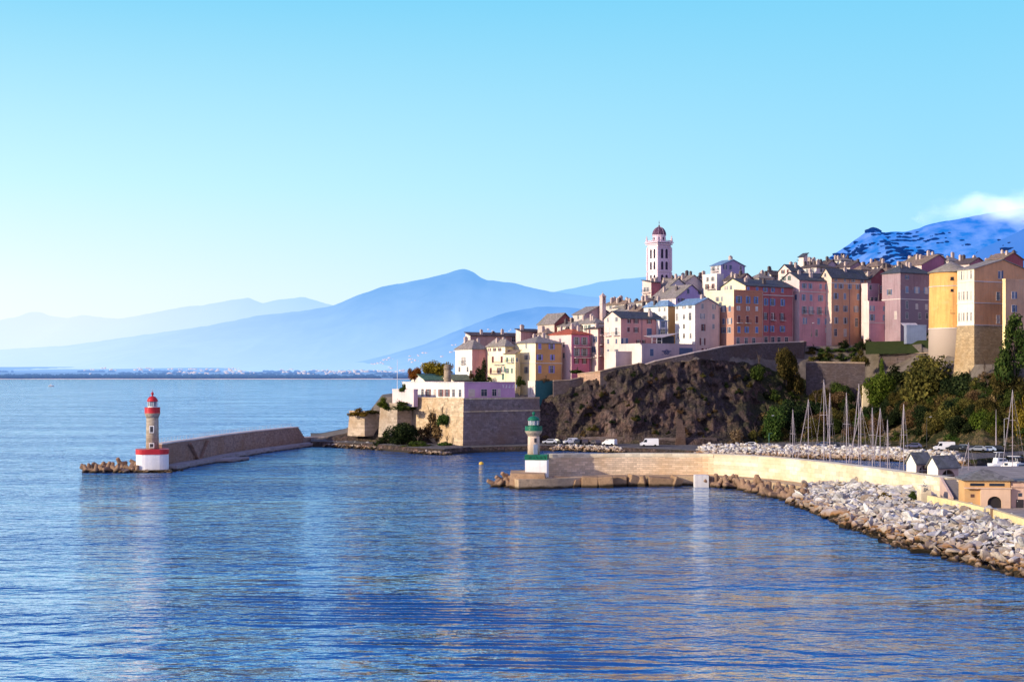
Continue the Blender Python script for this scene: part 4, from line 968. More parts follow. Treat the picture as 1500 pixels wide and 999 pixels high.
def low_fronts():
    # long low white and lilac building on top of the bastion
    root, w, d, h, z0, fx, lx = bld('seafront_hall', 'long low white hall turning lilac in shade on top of the stone bastion', 417, 680, 589.5, 772, 584, 561.5, 40, plaster((.50, .30, .46), .15), 'flat', None, None, LAUZE, wid=19.5, parapet=.3, cat='hall', foot=1, lm=plaster((.72, .68, .65), .5))  # lilac front wash carries the shade, white flank the sunlight
    dk = glassy((.05, .05, .06)); frm = paint((.35, .30, .26), .6)
    for px in (594, 600, 610, 619, 627.5, 637, 646, 655, 664.5, 674):      # tall openings between white piers
        y = lx(px); add_window(root, 0, y, .55+1.05, -math.pi/2, 1.15, 2.1, 'brown' if px in (594, 627.5, 646, 655) else 'none', False)
    for px, ww in ((691, 2.2), (709, 2.2), (724, 1.6), (731, .9)):
        x = fx(px); add_window(root, x, 0, 1.7, 0, ww, 2.0, 'none')
    # white sign letters, too small to read: five upright strokes with feet
    b = MB(); 
    x0 = fx(735.5); dx_ = (fx(758)-x0)/4.6; zb = zof(568.5, 418)-z0
    for k in range(5):
        x = x0+k*dx_
        b.box(x+.28, x+.46, -.09, -.02, zb, zb+.95)
        if k in (1, 2, 3): b.box(x-.12, x+.28, -.09, -.02, zb, zb+.17)
        if k in (2,): b.box(x-.14, x+.02, -.09, -.02, zb+.17, zb+.4)
        if k == 4: b.box(x+.02, x+.28, -.09, -.02, zb+.78, zb+.95); b.box(x+.02, x+.28, -.09, -.02, zb+.40, zb+.55); b.box(x+.02, x+.28, -.09, -.02, zb, zb+.15); b.box(x+.02, x+.16, -.09, -.02, zb+.1, zb+.9)
        if k == 0: b.box(x+.1, x+.28, -.09, -.02, zb+.78, zb+.95)
    b.obj('sign_letters', paint((.85, .85, .85), .5), root)
    b = MB(); b.box(-.3, w+.2, -.3, -.07, h+.31, h+.42); b.box(-.3, -.07, -.07, d+.1, h+.31, h+.42); b.obj('coping', plaster((.7, .62, .6), .2), root)
    bld('lean_to', 'small lilac lean-to left of the white hall', 424, 606, 553, 612, 590, 572.5, 40, plaster((.46, .33, .42), .3), 'flat', None, None, LAUZE, dep=11, cat='lean-to', foot=1.2, L=[([557], [577], (1.2, 1.4), None)])
    bld('shed', 'shed with a green roof and white end behind the white hall', 436, 622, 604, 655, 575, 556.5, 40, plaster((.66, .60, .58), .3), 'gableL', 548.5, None, roofmat((.10, .19, .12)), cat='shed', dep=7)
    bld('shed', 'lower shed with an olive green roof right of the old windmill stump', 437, 664, 652, 693, 575, 557, 40, plaster((.55, .40, .36), .3), 'gableL', 549.5, None, roofmat((.20, .21, .11)), cat='shed', dep=7)
    Y = 428; zb = zof(566, Y)
    t = empty('stone_turret', (xof(655.5, Y), Y, zb), 0, 'round stone windmill stump standing behind the white hall', 'turret'); b = MB(); R = 5.2*Y/FOC; Z = lambda py: zof(py, Y)-zb
    b.lathe([(R*1.08, -2), (R, Z(543)), (R*.97, Z(541))], 20); b.obj('drum', stone((.46, .37, .27), 1, .6), t, True); b = MB(); b.lathe([(R*1.15, Z(541.2)), (R*1.2, Z(540.2)), (R*1.0, Z(539)), (R*1.0, Z(535.5)), (R*.8, Z(534.5)), (.1, Z(534))], 20); b.obj('cap', stone((.30, .24, .18), 1, .7), t, True)
    # flagpole
    Y = 437; b = MB(); b.lathe([(.35, -3), (.3, .3), (.09, .4), (.06, zof(527, Y)-zof(575, Y))], 8); tag(b.obj('flagpole', paint((.75, .74, .76), .4)), 'slim white flagpole at the seaward end of the headland', 'flagpole').location = P(582, 575, Y)
    # green clad stall and its white end, right of the hall
    bld('stall', 'dark green boarded terrace stall at the top of the cliff path', 431, 784, 773, 813, 583, 558, 40, paint((.03, .13, .13), .6), 'flat', None, None, LAUZE, dep=3.4, cat='stall', F=(), L=[([777, 781], [571], (.5, 2.2), None)], parapet=.1)
    # restaurant terrace block with the emblem
    root, w, d, h, z0, fx, lx = bld('restaurant', 'low pinkish grey terrace building with a dark floral emblem on its wall', 434, 938, 934, 1019, 530, 504, 32, plaster((.48, .36, .37), .2), 'flat', None, None, LAUZE, dep=11, parapet=.25, cat='restaurant', foot=6)
    x = fx(954.6); add_window(root, x, 0, zof(516.5, 441)-z0, 0, 1.3, 2.2, 'slate', True)
    b = MB(); xa, xb = fx(995), fx(1014.5); b.box(xa, xb, -.07, -.003, zof(519.5, 444)-z0, zof(509.5, 444)-z0)
    for k in range(9): z = zof(519.3-k*1.1, 444)-z0; b.box(xa+.05, xb-.05, -.1, -.07, z, z+.13)
    b.obj('shutter_door', SHUT['slate'], root)
    b = MB(); cx_, cz = fx(976.3), zof(517, 442)-z0; k_ = 1.0
    def stroke(pts, t=.09):
        for p, q in zip(pts[:-1], pts[1:]):
            b.tube((cx_+p[0]*k_, -.03, cz+p[1]*k_), (cx_+q[0]*k_, -.03, cz+q[1]*k_), t, t, 5)
    for s_ in (-1, 1):
        stroke([(s_*.12, -.35), (s_*.6, -.1), (s_*.9, .45), (s_*1.3, .65), (s_*1.9, .5), (s_*1.3, .42), (s_*1.0, .1), (s_*.75, -.3), (s_*.3, -.42)])
        stroke([(0, -.3), (s_*.3, .1), (s_*.55, .55), (s_*.3, .95), (0, 1.1)]); stroke([(s_*.1, 0), (s_*.28, .45), (0, .8)]); stroke([(s_*1.2, -.55), (s_*1.9, -.5)], .06); stroke([(s_*.5, .2), (s_*.95, .75), (s_*.6, .8)], .07)
    b.obj('emblem', paint((.10, .12, .22), .6), root)
    rp = empty('pergola', P(955, 504, 437+SH(955)), rad(22), 'white framed pergola with a lean-to roof on the restaurant terrace', 'pergola')
    b = MB()
    for x in (0, 1.6, 3.4): b.box(x, x+.14, 0, .14, .3, 2.0)
    b.box(0, 3.54, 0, .12, 1.95, 2.1); b.box(0, 3.54, 0, .1, .95, 1.03); b.obj('posts', paint((.75, .72, .70), .5), rp)
    b = MB(); b.slab([[(-.6, -.4, 2.15), (3.7, -.4, 2.15), (9.5, 0, 3.5), (9.5, 4.5, 3.5), (-.6, 4.5, 2.7)]], .12); b.obj('roof', paint((.42, .36, .36), .7), rp)
    b = MB(); b.box(3.8, 9.6, 3.4, 3.6, .3, 2.6); b.obj('screen', paint((.06, .07, .09), .6), rp)
    bld('ramp_block', 'pinkish grey ramp wall descending below the white gabled house', 436, 902, 897, 942, 532, 516, 32, plaster((.44, .34, .35), .2), 'flat', None, None, LAUZE, dep=5, parapet=.3, cat='wall', foot=3)
    bld('garden_wall', 'small sunlit white garden wall corner left of the emblem building', 431, 940, 924, 942.5, 525, 506, 32, plaster((.5, .4, .38), .2), 'flat', None, None, LAUZE, parapet=.2, cat='wall', dep=5)
town(); bell_tower(); low_fronts()
# ------------------------------------------------------------------ lighthouses and piers
RED = paint((.55, .028, .035), .4, .3); GRN = paint((.008, .15, .08), .45, .45); WPAINT = plaster((.80, .78, .76), .35); GLASSW = glassy((.25, .3, .33))
TOWER = stone((.50, .42, .32), 1, .4, (.9, .45)); MOLE = stone((.84, .66, .47), 1, .38, (1.3, .42), .10, .6); MOLE2 = stone((.84, .75, .56), 1, .35, (1.6, .8), .10, .8)
PIER = stone((.36, .25, .205), 1, .5, (1.2, .5), 0, .7); CONC = concrete((.40, .30, .22)); WETC = concrete((.36, .23, .13), .6); TETR = concrete((.30, .19, .12), .5)
RAILW = paint((.55, .54, .55), .5); DARKD = paint((.05, .05, .06), .7)

def lantern(root, z0, r, zc, zg, zd, zk, zs, colr, gal_r, seg=24):
    """gallery drum z0..zg, glazed lantern zg..zd, dome zd..zk, ball and spike to zs"""
    b = MB(); b.lathe([(r*1.02, z0-.9), (gal_r*.98, z0-.1), (gal_r, z0), (gal_r, z0+.12)], seg); b.obj('corbel', TOWER, root, True)
    b = MB(); b.lathe([(gal_r*.96, z0+.12), (gal_r, z0+.13), (gal_r, zc)], seg, cap=False); b.lathe([(gal_r*.93, zc), (gal_r*.93, z0+.13)], seg, cap=False); b.lathe([(gal_r*1.02, zc), (gal_r*1.02, zc+.07), (gal_r*.92, zc+.07), (gal_r*.92, zc)], seg); 
    b.obj('gallery', colr, root)
    rl = gal_r*.60
    b = MB(); b.lathe([(rl, z0+.13), (rl, zg)], 16); lb = b.obj('lantern', WPAINT if colr is RED else colr, root)
    b = MB(); b.lathe([(rl*.94, zg), (rl*.94, zd)], 12); b.obj('glass', GLASSW, lb)
    b = MB()
    for k in range(8):
        an = k*math.pi/4+.2; b.tube((rl*.98*math.cos(an), rl*.98*math.sin(an), zg), (rl*.98*math.cos(an), rl*.98*math.sin(an), zd), .06, .06, 6)
    b.obj('mullions', WPAINT, lb)
    b = MB(); b.lathe([(.42, zg), (.42, zd-.3), (.2, zd-.2)], 10); b.obj('lamp', DARKD, lb)
    b = MB(); hd = zk-zd; b.lathe([(rl*1.22, zd-.02), (rl*1.22, zd+.12)] + [(rl*1.12*math.cos(q*math.pi/2/8), zd+.12+(hd-.12)*math.sin(q*math.pi/2/8)) for q in range(8)] + [(.12, zk)], seg); b.obj('dome', colr, root, True)
    b = MB(); b.lathe([(.16, zk-.05), (.16, zk+.2), (.3, zk+.35), (.34, zk+.55), (.2, zk+.8), (.05, zk+.95)], 10); b.tube((0, 0, zk+.8), (0, 0, zs), .035); b.obj('finial', colr, root)
def red_light():
    Y = 327; root = empty('lighthouse', P0(223.3, Y), rad(14), 'stone lighthouse with red dome on a white drum with red band, at the pier head', 'lighthouse')
    Z = lambda py: zof(py, Y)
    def oblong(hx, hy, n=8):       # drum with rounded ends
        p = []
        for k in range(28):
            an = 2*math.pi*k/28; c_, s_ = math.cos(an), math.sin(an)
            p.append((hx*abs(c_)**.55*(1 if c_ > 0 else -1), hy*abs(s_)**.55*(1 if s_ > 0 else -1)))
        return p
    hx, hy = 3.65, 3.65
    b = MB(); b.prism(oblong(hx, hy), -1, Z(664.5)); b.obj('base', WPAINT, root)
    b = MB(); b.prism(oblong(hx+.12, hy+.12), Z(664.5), Z(657.3)); b.obj('red_band', RED, root)
    r = 1.42
    b = MB(); b.lathe([(r*1.02, Z(658)), (r*.96, Z(607))], 28); b.obj('shaft', TOWER, root, True)
    lantern(root, Z(606), r*.96, Z(597), Z(595), Z(588), Z(580), Z(570.5), RED, 1.75)
    for py, w_, h_ in ((628.5, .7, 1.3), (652, .8, .8)):
        a = -.12; b = MB(); x, y = r*1.03*math.sin(a), -r*1.03*math.cos(a)
        b.box(-w_/2-.16, w_/2+.16, -.06, .1, -h_/2-.16, h_/2+.16); fr = b.obj('window', WPAINT, root); fr.location = (x, y, Z(py)); fr.rotation_euler = (0, 0, a)
        b = MB(); b.box(-w_/2, w_/2, -.08, -.05, -h_/2, h_/2); b.obj('pane', DARKD, fr)
    b = MB(); b.tube((1.2, -.6, Z(596)), (1.2, -.6, Z(584)), .03); b.obj('aerial', IRON, root)
    # rocky footing
    b = MB(); b.prism([(x*1.25-.3, y*1.22) for x, y in oblong(hx, hy)], -2, .55); tag(b.obj('pier_footing', WETC), kind='structure').location = P0(223.3, Y)
def green_light():
    Y = 283; root = empty('lighthouse', P0(786.5, Y), rad(-7), 'shorter stone lighthouse with green dome on a white block with green band', 'lighthouse')
    Z = lambda py: zof(py, Y); hx = 2.15; c0 = -.65
    b = MB(); b.box(-hx, hx, -2, 2, 1.2, Z(673)); b.obj('base', WPAINT, root)
    b = MB(); b.box(-hx-.08, hx+.08, -2.08, 2.08, Z(673), Z(665.3)); gb = b.obj('green_band', GRN, root)
    b = MB(); cr = random.Random(4); x = -1.3          # illegible dark scrawl painted along the band
    while x < 1.8:
        zc = Z(669.2); p = [(x+cr.uniform(-.12, .25), zc+cr.uniform(-.38, .38)) for _ in range(5)]
        for p_, q_ in zip(p[:-1], p[1:]): b.tube((p_[0], -2.1, p_[1]), (q_[0], -2.1, q_[1]), .045, .045, 5)
        x += cr.uniform(.28, .5)
    b.obj('graffiti', paint((.004, .06, .035), .6), gb)
    sh = empty('shaft_axis', (0, 0, 0)); bpy.data.objects.remove(sh)
    r = 1.18
    b = MB(); b.lathe([(r*1.04, Z(665.4)), (r*.97, Z(632))], 28, (c0, 0, 0)); b.obj('shaft', plaster((.58, .45, .34), .5), root, True)
    # lantern assembled about its own axis
    before = set(o.name for o in root.children)
    lantern(root, Z(632), r*.97, Z(624.6), Z(622.5), Z(615.5), Z(609.5), Z(603), GRN, 1.72)
    for o in root.children:
        if o.name not in before: o.location.x += c0
    a = .42; x, y = c0+r*1.03*math.sin(a), -r*1.03*math.cos(a)
    b = MB(); b.box(-.42, .42, -.06, .12, 0, 1.95); dr = b.obj('door', paint((.30, .36, .44), .5), root); dr.location = (x, y, Z(665)); dr.rotation_euler = (0, 0, a)
    b = MB(); b.box(.25, .32, -.1, -.06, .9, 1.05); b.obj('handle', IRON, dr)
    b = MB(); b.box(-.24, .24, -.06, .1, -.42, .42); wn = b.obj('window', DARKD, root); wn.location = (x-.02, y, Z(644.5)); wn.rotation_euler = (0, 0, a)

def strip_wall(name, pts, z_top, z_bot, thick, mat, label, cat='wall', cap=None, capm=None, batter=0.0, side=1, group=None, kind=None):
    """free standing wall along plan points (x, y[, ztop]); thickness extends to the left of the direction (side=1) or right"""
    root = None
    P_ = [Vector((p[0], p[1])) for p in pts]; n = len(P_)
    nor = []
    for i in range(n):
        d = (P_[min(n-1, i+1)]-P_[max(0, i-1)]).normalized(); nor.append(Vector((-d.y, d.x))*side)
    zt = [p[2] if len(p) > 2 else z_top for p in pts]; zb = z_bot if hasattr(z_bot, '__len__') else [z_bot]*n
    def build(off0, off1, lo, hi, bat=0.0):
        b = MB(); vs = []
        for i in range(n):
            o0 = P_[i]+nor[i]*off0; o1 = P_[i]+nor[i]*off1; ob = P_[i]+nor[i]*(off0-bat)
            vs += [(ob.x, ob.y, lo[i]), (o1.x, o1.y, lo[i]), (o1.x, o1.y, hi[i]), (o0.x, o0.y, hi[i])]
        fs = []
        for i in range(n-1):
            a, c = 4*i, 4*i+4
            fs += [(a, c, c+3, a+3), (a+3, c+3, c+2, a+2), (a+2, c+2, c+1, a+1), (a+1, c+1, c, a)]
        fs += [(0, 3, 2, 1), (4*n-4, 4*n-3, 4*n-2, 4*n-1)]
        if side < 0: fs = [f[::-1] for f in fs]
        b.add(vs, fs); return b
    if cap:
        root = empty(name, (0, 0, 0), 0, label, cat, group)
        build(0, thick, zb, [z-cap for z in zt], batter).obj('masonry', mat, root)
        build(-.12, thick+.12, [z-cap for z in zt], zt).obj('coping', capm or mat, root)
        return root
    o = build(0, thick, zb, zt, batter).obj(name, mat)
    return tag(o, label, cat, group, kind)
def dense(pts, n=6):
    """Catmull-Rom through the plan points"""
    out = []; Q = [Vector(p) for p in pts]
    for i in range(len(Q)-1):
        p0, p1, p2, p3 = Q[max(0, i-1)], Q[i], Q[i+1], Q[min(len(Q)-1, i+2)]
        for k in range(n):
            t = k/n; out.append(.5*((2*p1)+(p2-p0)*t+(2*p0-5*p1+4*p2-p3)*t*t+(3*p1-p0-3*p2+p3)*t**3))
    return out+[Q[-1]]
def xy(px, Y, z=None): return (xof(px, Y), Y) if z is None else (xof(px, Y), Y, z)
MOLEP = [(801, 286.5), (900, 289), (1000, 289), (1055, 286.5), (1130, 276.5), (1200, 261), (1270, 245), (1330, 231), (1388, 219.5)]
def piers():
    # green light's mole
    path = dense([xy(p, Y, 6.15) for p, Y in MOLEP])
    n1 = next(i for i, p in enumerate(path) if CX+FOC*p.x/p.y > 1040)
    strip_wall('sea_wall', [tuple(p) for p in path[:n1+1]], 6.15, 1.5, 2.4, MOLE, 'rough tan stone sea wall running right from the green lighthouse', 'sea wall', .75, MOLE2)
    w2 = strip_wall('sea_wall', [tuple(p) for p in path[n1:]], 6.15, 1.5, 2.4, MOLE2, 'smooth cream sea wall curving towards the arched huts', 'sea wall', .12, MOLE2)
    # painted scrawls near its end
    b = MB(); cr = random.Random(11)
    for px, py, s_ in [(1355, 709, .5), (1354.5, 713, .5), (1354, 718, .4), (1364, 711, .35), (1366, 716, .6), (1365.5, 720, .4)]:
        Y = 226-.36; p = P(px, py, Y-.25)
        for k in range(5):
            q = (p.x+cr.uniform(-.25, .3)*s_, p.y, p.z+cr.uniform(-.5, .5)*s_)
            b.tube(q, (q[0]+cr.uniform(-.25, .25), q[1]-.02, q[2]+cr.uniform(-.3, .3)), .04, .04, 5)
    # ledge in front and quay behind
    led = dense([(x, y) for x, y in [(xof(p, Y)-0.0, Y) for p, Y in [(749, 279), (800, 281.5)] + [(p, Y) for p, Y in MOLEP[1:]]]])
    led = [(v.x, v.y) for v in led]
    strip_wall('pier_ledge', led, 1.9, -2, 4.6, concrete((.50, .36, .22), .5), None, None, side=-1, kind='structure')
    strip_wall('quay_behind_wall', [tuple(p.xy) for p in dense([xy(p, Y+2.2) for p, Y in MOLEP])], 2.2, -2, 7, CONC, None, None, side=1, kind='structure')
    # platform under the green light
    b = MB(); x0, x1 = xof(748, 277.5), xof(806, 277.5)
    b.hull8([(x0-.4, 276.6, -2), (x1, 276.6, -2), (x1, 287, -2), (x0-.6, 287, -2)], [(x0, 277.3, 2.95), (x1-1.2, 277.0, 2.8), (x1-.6, 287, 2.9), (x0, 287, 2.9)])
    tag(b.obj('light_platform', concrete((.42, .27, .16), .6)), kind='structure')
    b = MB(); b.box(-1.0, 1.0, -.12, 0, -.55, .55); b.box(-.8, .8, -.14, -.12, .3, .42); b.box(-.8, -.1, -.14, -.12, -.3, .1); b.box(.1, .3, -.14, -.12, -.35, .15)
    tag(b.obj('relief_panel', concrete((.50, .36, .24))), 'square stone panel set in the platform below the green lighthouse', 'panel').location = (xof(787, 276.5), 276.65, 1.35)
    # loose concrete blocks at the water's edge
    cr = random.Random(3)
    for k, (px, w, h, yw, tx) in enumerate([(822, 3.6, 1.7, 4, 2), (841.5, 1.5, 1.3, 30, 18), (863, 3.2, 1.8, -3, 3), (887, 2.9, 1.9, 5, -2), (907, 3.0, 1.7, 0, 2), (927, 2.2, 2.0, 20, 14), (939.5, 1.8, 1.8, -18, -12), (968, 5.0, 1.5, 2, 3), (989, 2.0, 1.6, 35, 20)]):
        b = MB(); q = lambda: cr.uniform(-.18, .18)
        b.hull8([(-w/2+q(), -1+q(), -1.2), (w/2+q(), -1+q(), -1.2), (w/2+q(), 1+q(), -1.2), (-w/2+q(), 1+q(), -1.2)], [(-w/2+q(), -1+q(), h-.4+q()), (w/2+q(), -1+q(), h-.4+q()), (w/2+q(), 1+q(), h-.2+q()), (-w/2+q(), 1+q(), h-.2+q())])
        o = b.obj('concrete_block', WETC)
        Y = 280.2 if k < 4 else 283; o.location = P0(px, Y, .55); o.rotation_euler = (rad(tx*.5), rad(tx), rad(yw))
        bv = o.modifiers.new('edges', 'BEVEL'); bv.width = .16; bv.segments = 2
        tag(o, 'weathered brown concrete block lying along the foot of the tan sea wall', 'block', 'concrete blocks along the sea wall')
    b = MB(); b.box(-1.35, 1.35, -1.3, 1.3, -2, 2.1); b.box(-1.25, 1.25, -1.2, 1.2, 2.1, 2.16)
    tag(b.obj('white_block', plaster((.60, .57, .54), .6)), 'white painted cube shaped block at the water below the sea wall', 'block').location = P0(1027, 281.5, .2)
    # red light's jetty
    JP = [(237, 331), (262, 344), (290, 357), (330, 382), (380, 410), (437, 440)]
    path = dense([xy(p, Y, 6.2) for p, Y in JP])
    jw = strip_wall('jetty_wall', [tuple(p) for p in path], 6.2, .6, 2.2, PIER, 'long brown stone jetty wall leading back from the red lighthouse', 'sea wall', .28, plaster((.55, .48, .44), .3))
    e = path[-1]; d = (path[-1]-path[-2]).normalized(); nn = Vector((-d.y, d.x, 0))
    b = MB()
    for k in range(8):         # steps down at the landward end
        p = Vector((e.x, e.y, 0))+Vector((d.x, d.y, 0))*(k*.95); q = p+Vector((d.x, d.y, 0))*.95
        b.hull8([(p.x, p.y, .5), (q.x, q.y, .5), (q.x+nn.x*2.2, q.y+nn.y*2.2, .5), (p.x+nn.x*2.2, p.y+nn.y*2.2, .5)], [(v[0], v[1], 5.7-k*.62) for v in ((p.x, p.y), (q.x, q.y), (q.x+nn.x*2.2, q.y+nn.y*2.2), (p.x+nn.x*2.2, p.y+nn.y*2.2))])
    tag(b.obj('end_steps', PIER, jw))
    # V-shaped pair of stairs against the jetty wall
    b = MB()
    ia = min(range(len(path)), key=lambda i: abs(CX+FOC*path[i].x/path[i].y-289))
    o_ = path[ia]; tdir = (path[ia+2]-path[ia-2]).normalized(); tdir.z = 0; out_ = Vector((tdir.y, -tdir.x, 0))
    for s_ in (-1, 1):
        for k in range(9):
            p = Vector((o_.x, o_.y, 0))+tdir*(s_*(.6+k*.75)); q = p+tdir*(s_*.75); zt = 1.3+k*.52
            pts = [p+out_*.05, q+out_*.05, q+out_*.8, p+out_*.8]
            b.hull8([(v.x, v.y, zt-.55) for v in (pts if s_ < 0 else pts[::-1])], [(v.x, v.y, zt) for v in (pts if s_ < 0 else pts[::-1])])
    b.obj('stair_flights', PIER, jw)
    strip_wall('jetty_ledge', [tuple(p.xy) for p in dense([xy(p, Y-1.0) for p, Y in JP + [(470, 452), (520, 447)]])], 1.1, -2, 3.6, concrete((.34, .29, .28), .3), None, None, side=-1, kind='structure')
    strip_wall('low_quay', [tuple(p.xy) for p in dense([xy(440, 442), xy(462, 451), xy(490, 450), xy(520, 446), xy(545, 440)])], 2.5, -2, 5.5, concrete((.36, .28, .24), .4), None, None, side=1, kind='structure')
    b = MB(); c_ = P0(318, 362); b.prism([(c_.x-3, c_.y-5), (c_.x+4.2, c_.y-1), (c_.x+6.5, c_.y+9), (c_.x+1, c_.y+6), (c_.x-4.5, c_.y-2)], -1, .85); tag(b.obj('landing_stage', concrete((.33, .28, .27), .3)), kind='structure')
    rail = empty('railing', (0, 0, 0), 0, 'thin iron railing along the top of the brown jetty wall', 'railing')
    seg = [p+Vector((0, 0, 0)) for p in path]; L = 0; b = MB(); last = None; posts = []
    for p, q in zip(seg[:-1], seg[1:]):
        dd = (q-p).normalized(); nn2 = Vector((-dd.y, dd.x, 0))*1.1
        for z in (.55, 1.05): b.tube((p.x+nn2.x, p.y+nn2.y, 6.2+z), (q.x+nn2.x, q.y+nn2.y, 6.2+z), .03, .03, 5)
        n = max(1, round((q-p).length/2.6))
        for k in range(n): r_ = p.lerp(q, k/n)+nn2; posts.append(r_)
    b.obj('rails', RAILW, rail)
    pm = MB(); pm.tube((0, 0, 0), (0, 0, 1.1), .045, .045, 6); pme = pm.mesh('post', [RAILW])
    for r_ in posts: link('post', pme, rail, (r_.x, r_.y, 6.2))
    # low walls on the right breakwater
    strip_wall('low_wall', [xy(1358, 212, 4.15), xy(1400, 203, 4.1), xy(1450, 191, 4.1), xy(1520, 173, 4.05), xy(1600, 158, 4.0)], 4.1, 1.5, .7, plaster((.74, .58, .30), .5), 'low cream yellow wall along the top of the boulder bank', 'wall')
    b = MB(); b.box(-.12, .12, -.02, .75, 2.6, 4.2); tag(b.obj('wall_post', paint((.22, .13, .08), .7)), 'rusty brown post set in the low yellow wall', 'post').location = P0(1454.5, 189.8); 
    b = MB(); b.box(-.75, .75, -.6, 1.6, 0, 6.2); 
    tag(b.obj('wall_pillar', MOLE2), 'broad cream pillar with painted scrawls closing the curved sea wall', 'pillar').location = P0(1355, 213.5); pl = bpy.data.objects['wall_pillar']; pl.scale = (1, 1, .88)
    g = MB()
    for px, py, s_ in [(1353.5, 709, .5), (1354.5, 713, .5), (1354, 718, .4), (1358, 715, .35)]:
        p = P(px, py, 212.86)
        for k in range(5):
            q = (p.x+cr.uniform(-.25, .3)*s_, p.y, p.z+cr.uniform(-.5, .5)*s_); g.tube(q, (q[0]+cr.uniform(-.2, .2), q[1], q[2]+cr.uniform(-.3, .3)), .035, .035, 5)
    go = g.obj('graffiti', paint((.06, .08, .12), .6), pl); go.matrix_parent_inverse = Matrix.Translation(Vector(pl.location)).inverted() if False else Matrix.Diagonal((1, 1, 1/.88, 1)) @ Matrix.Translation(-Vector(pl.location))
    # stairs from wall top to the road, right of the huts
    st = empty('stairway', P(1381, 702, 220), 0, 'stone stairway with a dark slope going down from the curved sea wall', 'stairs'); b = MB(); d = Vector((xof(1398, 212)-xof(1381, 220), -8.5, 0)).normalized(); w_ = Vector((-d.y, d.x, 0))
    for k in range(12):
        p = d*(k*.6); q = d*((k+1)*.6); z = -k*.22
        b.hull8([(v.x, v.y, -3.2) for v in (p, q, q+w_*2.0, p+w_*2.0)], [(v.x, v.y, z) for v in (p, q, q+w_*2.0, p+w_*2.0)])
    b.obj('steps', paint((.20, .18, .19), .8), st)
    b = MB(); p = d*-.3-w_*.4; q = d*7.4-w_*.4
    b.hull8([(p.x, p.y, -3.2), (q.x, q.y, -3.2), (q.x+w_.x*.38, q.y+w_.y*.38, -3.2), (p.x+w_.x*.38, p.y+w_.y*.38, -3.2)], [(p.x, p.y, .35), (q.x, q.y, -2.1), (q.x+w_.x*.38, q.y+w_.y*.38, -2.1), (p.x+w_.x*.38, p.y+w_.y*.38, .35)]); b.obj('side_wall', plaster((.60, .42, .34), .4), st)
    b = MB(); a0 = Vector((xof(1391, 222), 222)); a1 = Vector((xof(1414, 216), 216))
    b.hull8([(a0.x, a0.y, 1), (a1.x, a1.y, 1), (a1.x+.4, a1.y+1, 1), (a0.x+.4, a0.y+1, 1)], [(a0.x, a0.y, 6.1), (a1.x, a1.y, 5.7), (a1.x+.4, a1.y+1, 5.7), (a0.x+.4, a0.y+1, 6.1)]); tag(b.obj('stub_wall', MOLE2), 'short cream wall between the stairway and the pavilion', 'wall')
    # ground behind the low wall
    b = MB(); b.prism([xy(1340, 229), xy(1358, 212.4), xy(1400, 203.4), xy(1450, 191.4), xy(1520, 173.4), xy(1620, 158), (140, 158), (140, 300), xy(1400, 300), xy(1370, 240)][::1], -2, 2.9)
    tag(b.obj('harbour_yard', concrete((.34, .29, .25))), kind='structure')

def arch_house(name, label, Y, c, l, r, base, eave, apex, yaw):
    a = rad(yaw); ca, sa = math.cos(a), math.sin(a); X = xof(c, Y)
    t = (r-CX)/FOC; w = (t*Y-X)/(ca-t*sa); t = (l-CX)/FOC; d = (X-t*Y)/(sa+t*ca); z0 = zof(base, Y); h = zof(eave, Y)-z0; rise = zof(apex, Y+d/2)-zof(eave, Y)
    root = empty(name, (X, Y, z0), a, label, 'hut')
    m = plaster((.56, .38, .32), .3); b = MB(); ar = min(w*.33, h*.8)
    b.box(0, .35, 0, d, -2.5, h); b.box(w-.35, w, 0, d, -2.5, h); b.box(.35, w-.35, d-.3, d, -2.5, h); b.box(.35, w-.35, .3, d-.3, -2.5, 0)
    b.add([(0, 0, h), (0, d, h), (0, d/2, h+rise), (w, 0, h), (w, d, h), (w, d/2, h+rise)], [(2, 1, 0), (3, 4, 5), (0, 3, 5, 2), (1, 2, 5, 4), (0, 1, 4, 3)])
    for s_, y0, y1 in ((0, 0, .3),):        # front with a round arch
        cx_ = w/2; n = 12; pts = [(cx_+ar*math.cos(math.pi*k/n), h*.12+ (h*.62)*math.sin(math.pi*k/n)) for k in range(n+1)]
        top = [(x, h) for x, _ in pts]
        for (p, q, tp, tq) in zip(pts[:-1], pts[1:], top[:-1], top[1:]):
            b.hull8([(q[0], y0, q[1]), (p[0], y0, p[1]), (p[0], y1, p[1]), (q[0], y1, q[1])], [(tq[0], y0, h), (tp[0], y0, h), (tp[0], y1, h), (tq[0], y1, h)])
        b.box(.35, cx_-ar, y0, y1, -2.5, h); b.box(cx_+ar, w-.35, y0, y1, -2.5, h)
    for i, f in enumerate(b.f):
        if all(b.v[k][0] < .001 for k in f): b.m[i] = 1
    b.obj('wall', [m, plaster((.82, .78, .68), .3)], root)  # sunlit left face given a whiter wash than the shaded front
    P_, hz = roof_parts('gableL', w, d, rise, h, .3); rb = MB(); rb.slab([[(x, y, z+.2) for x, y, z in p] for p in P_], .18); rb.obj('roof', roofmat((.13, .13, .14)), root)
    b = MB(); b.box(w/2-.05, w/2+.05, .32, .4, 0, h*.7); b.box(w/2-ar, w/2+ar, .32, .4, h*.3, h*.36); b.obj('arch_frame', paint((.60, .52, .48), .5), root)
    b = MB(); b.box(.4, w-.4, d-.34, d-.31, 0, h-.05); b.obj('back_panel', paint((.09, .055, .05), .8), root)
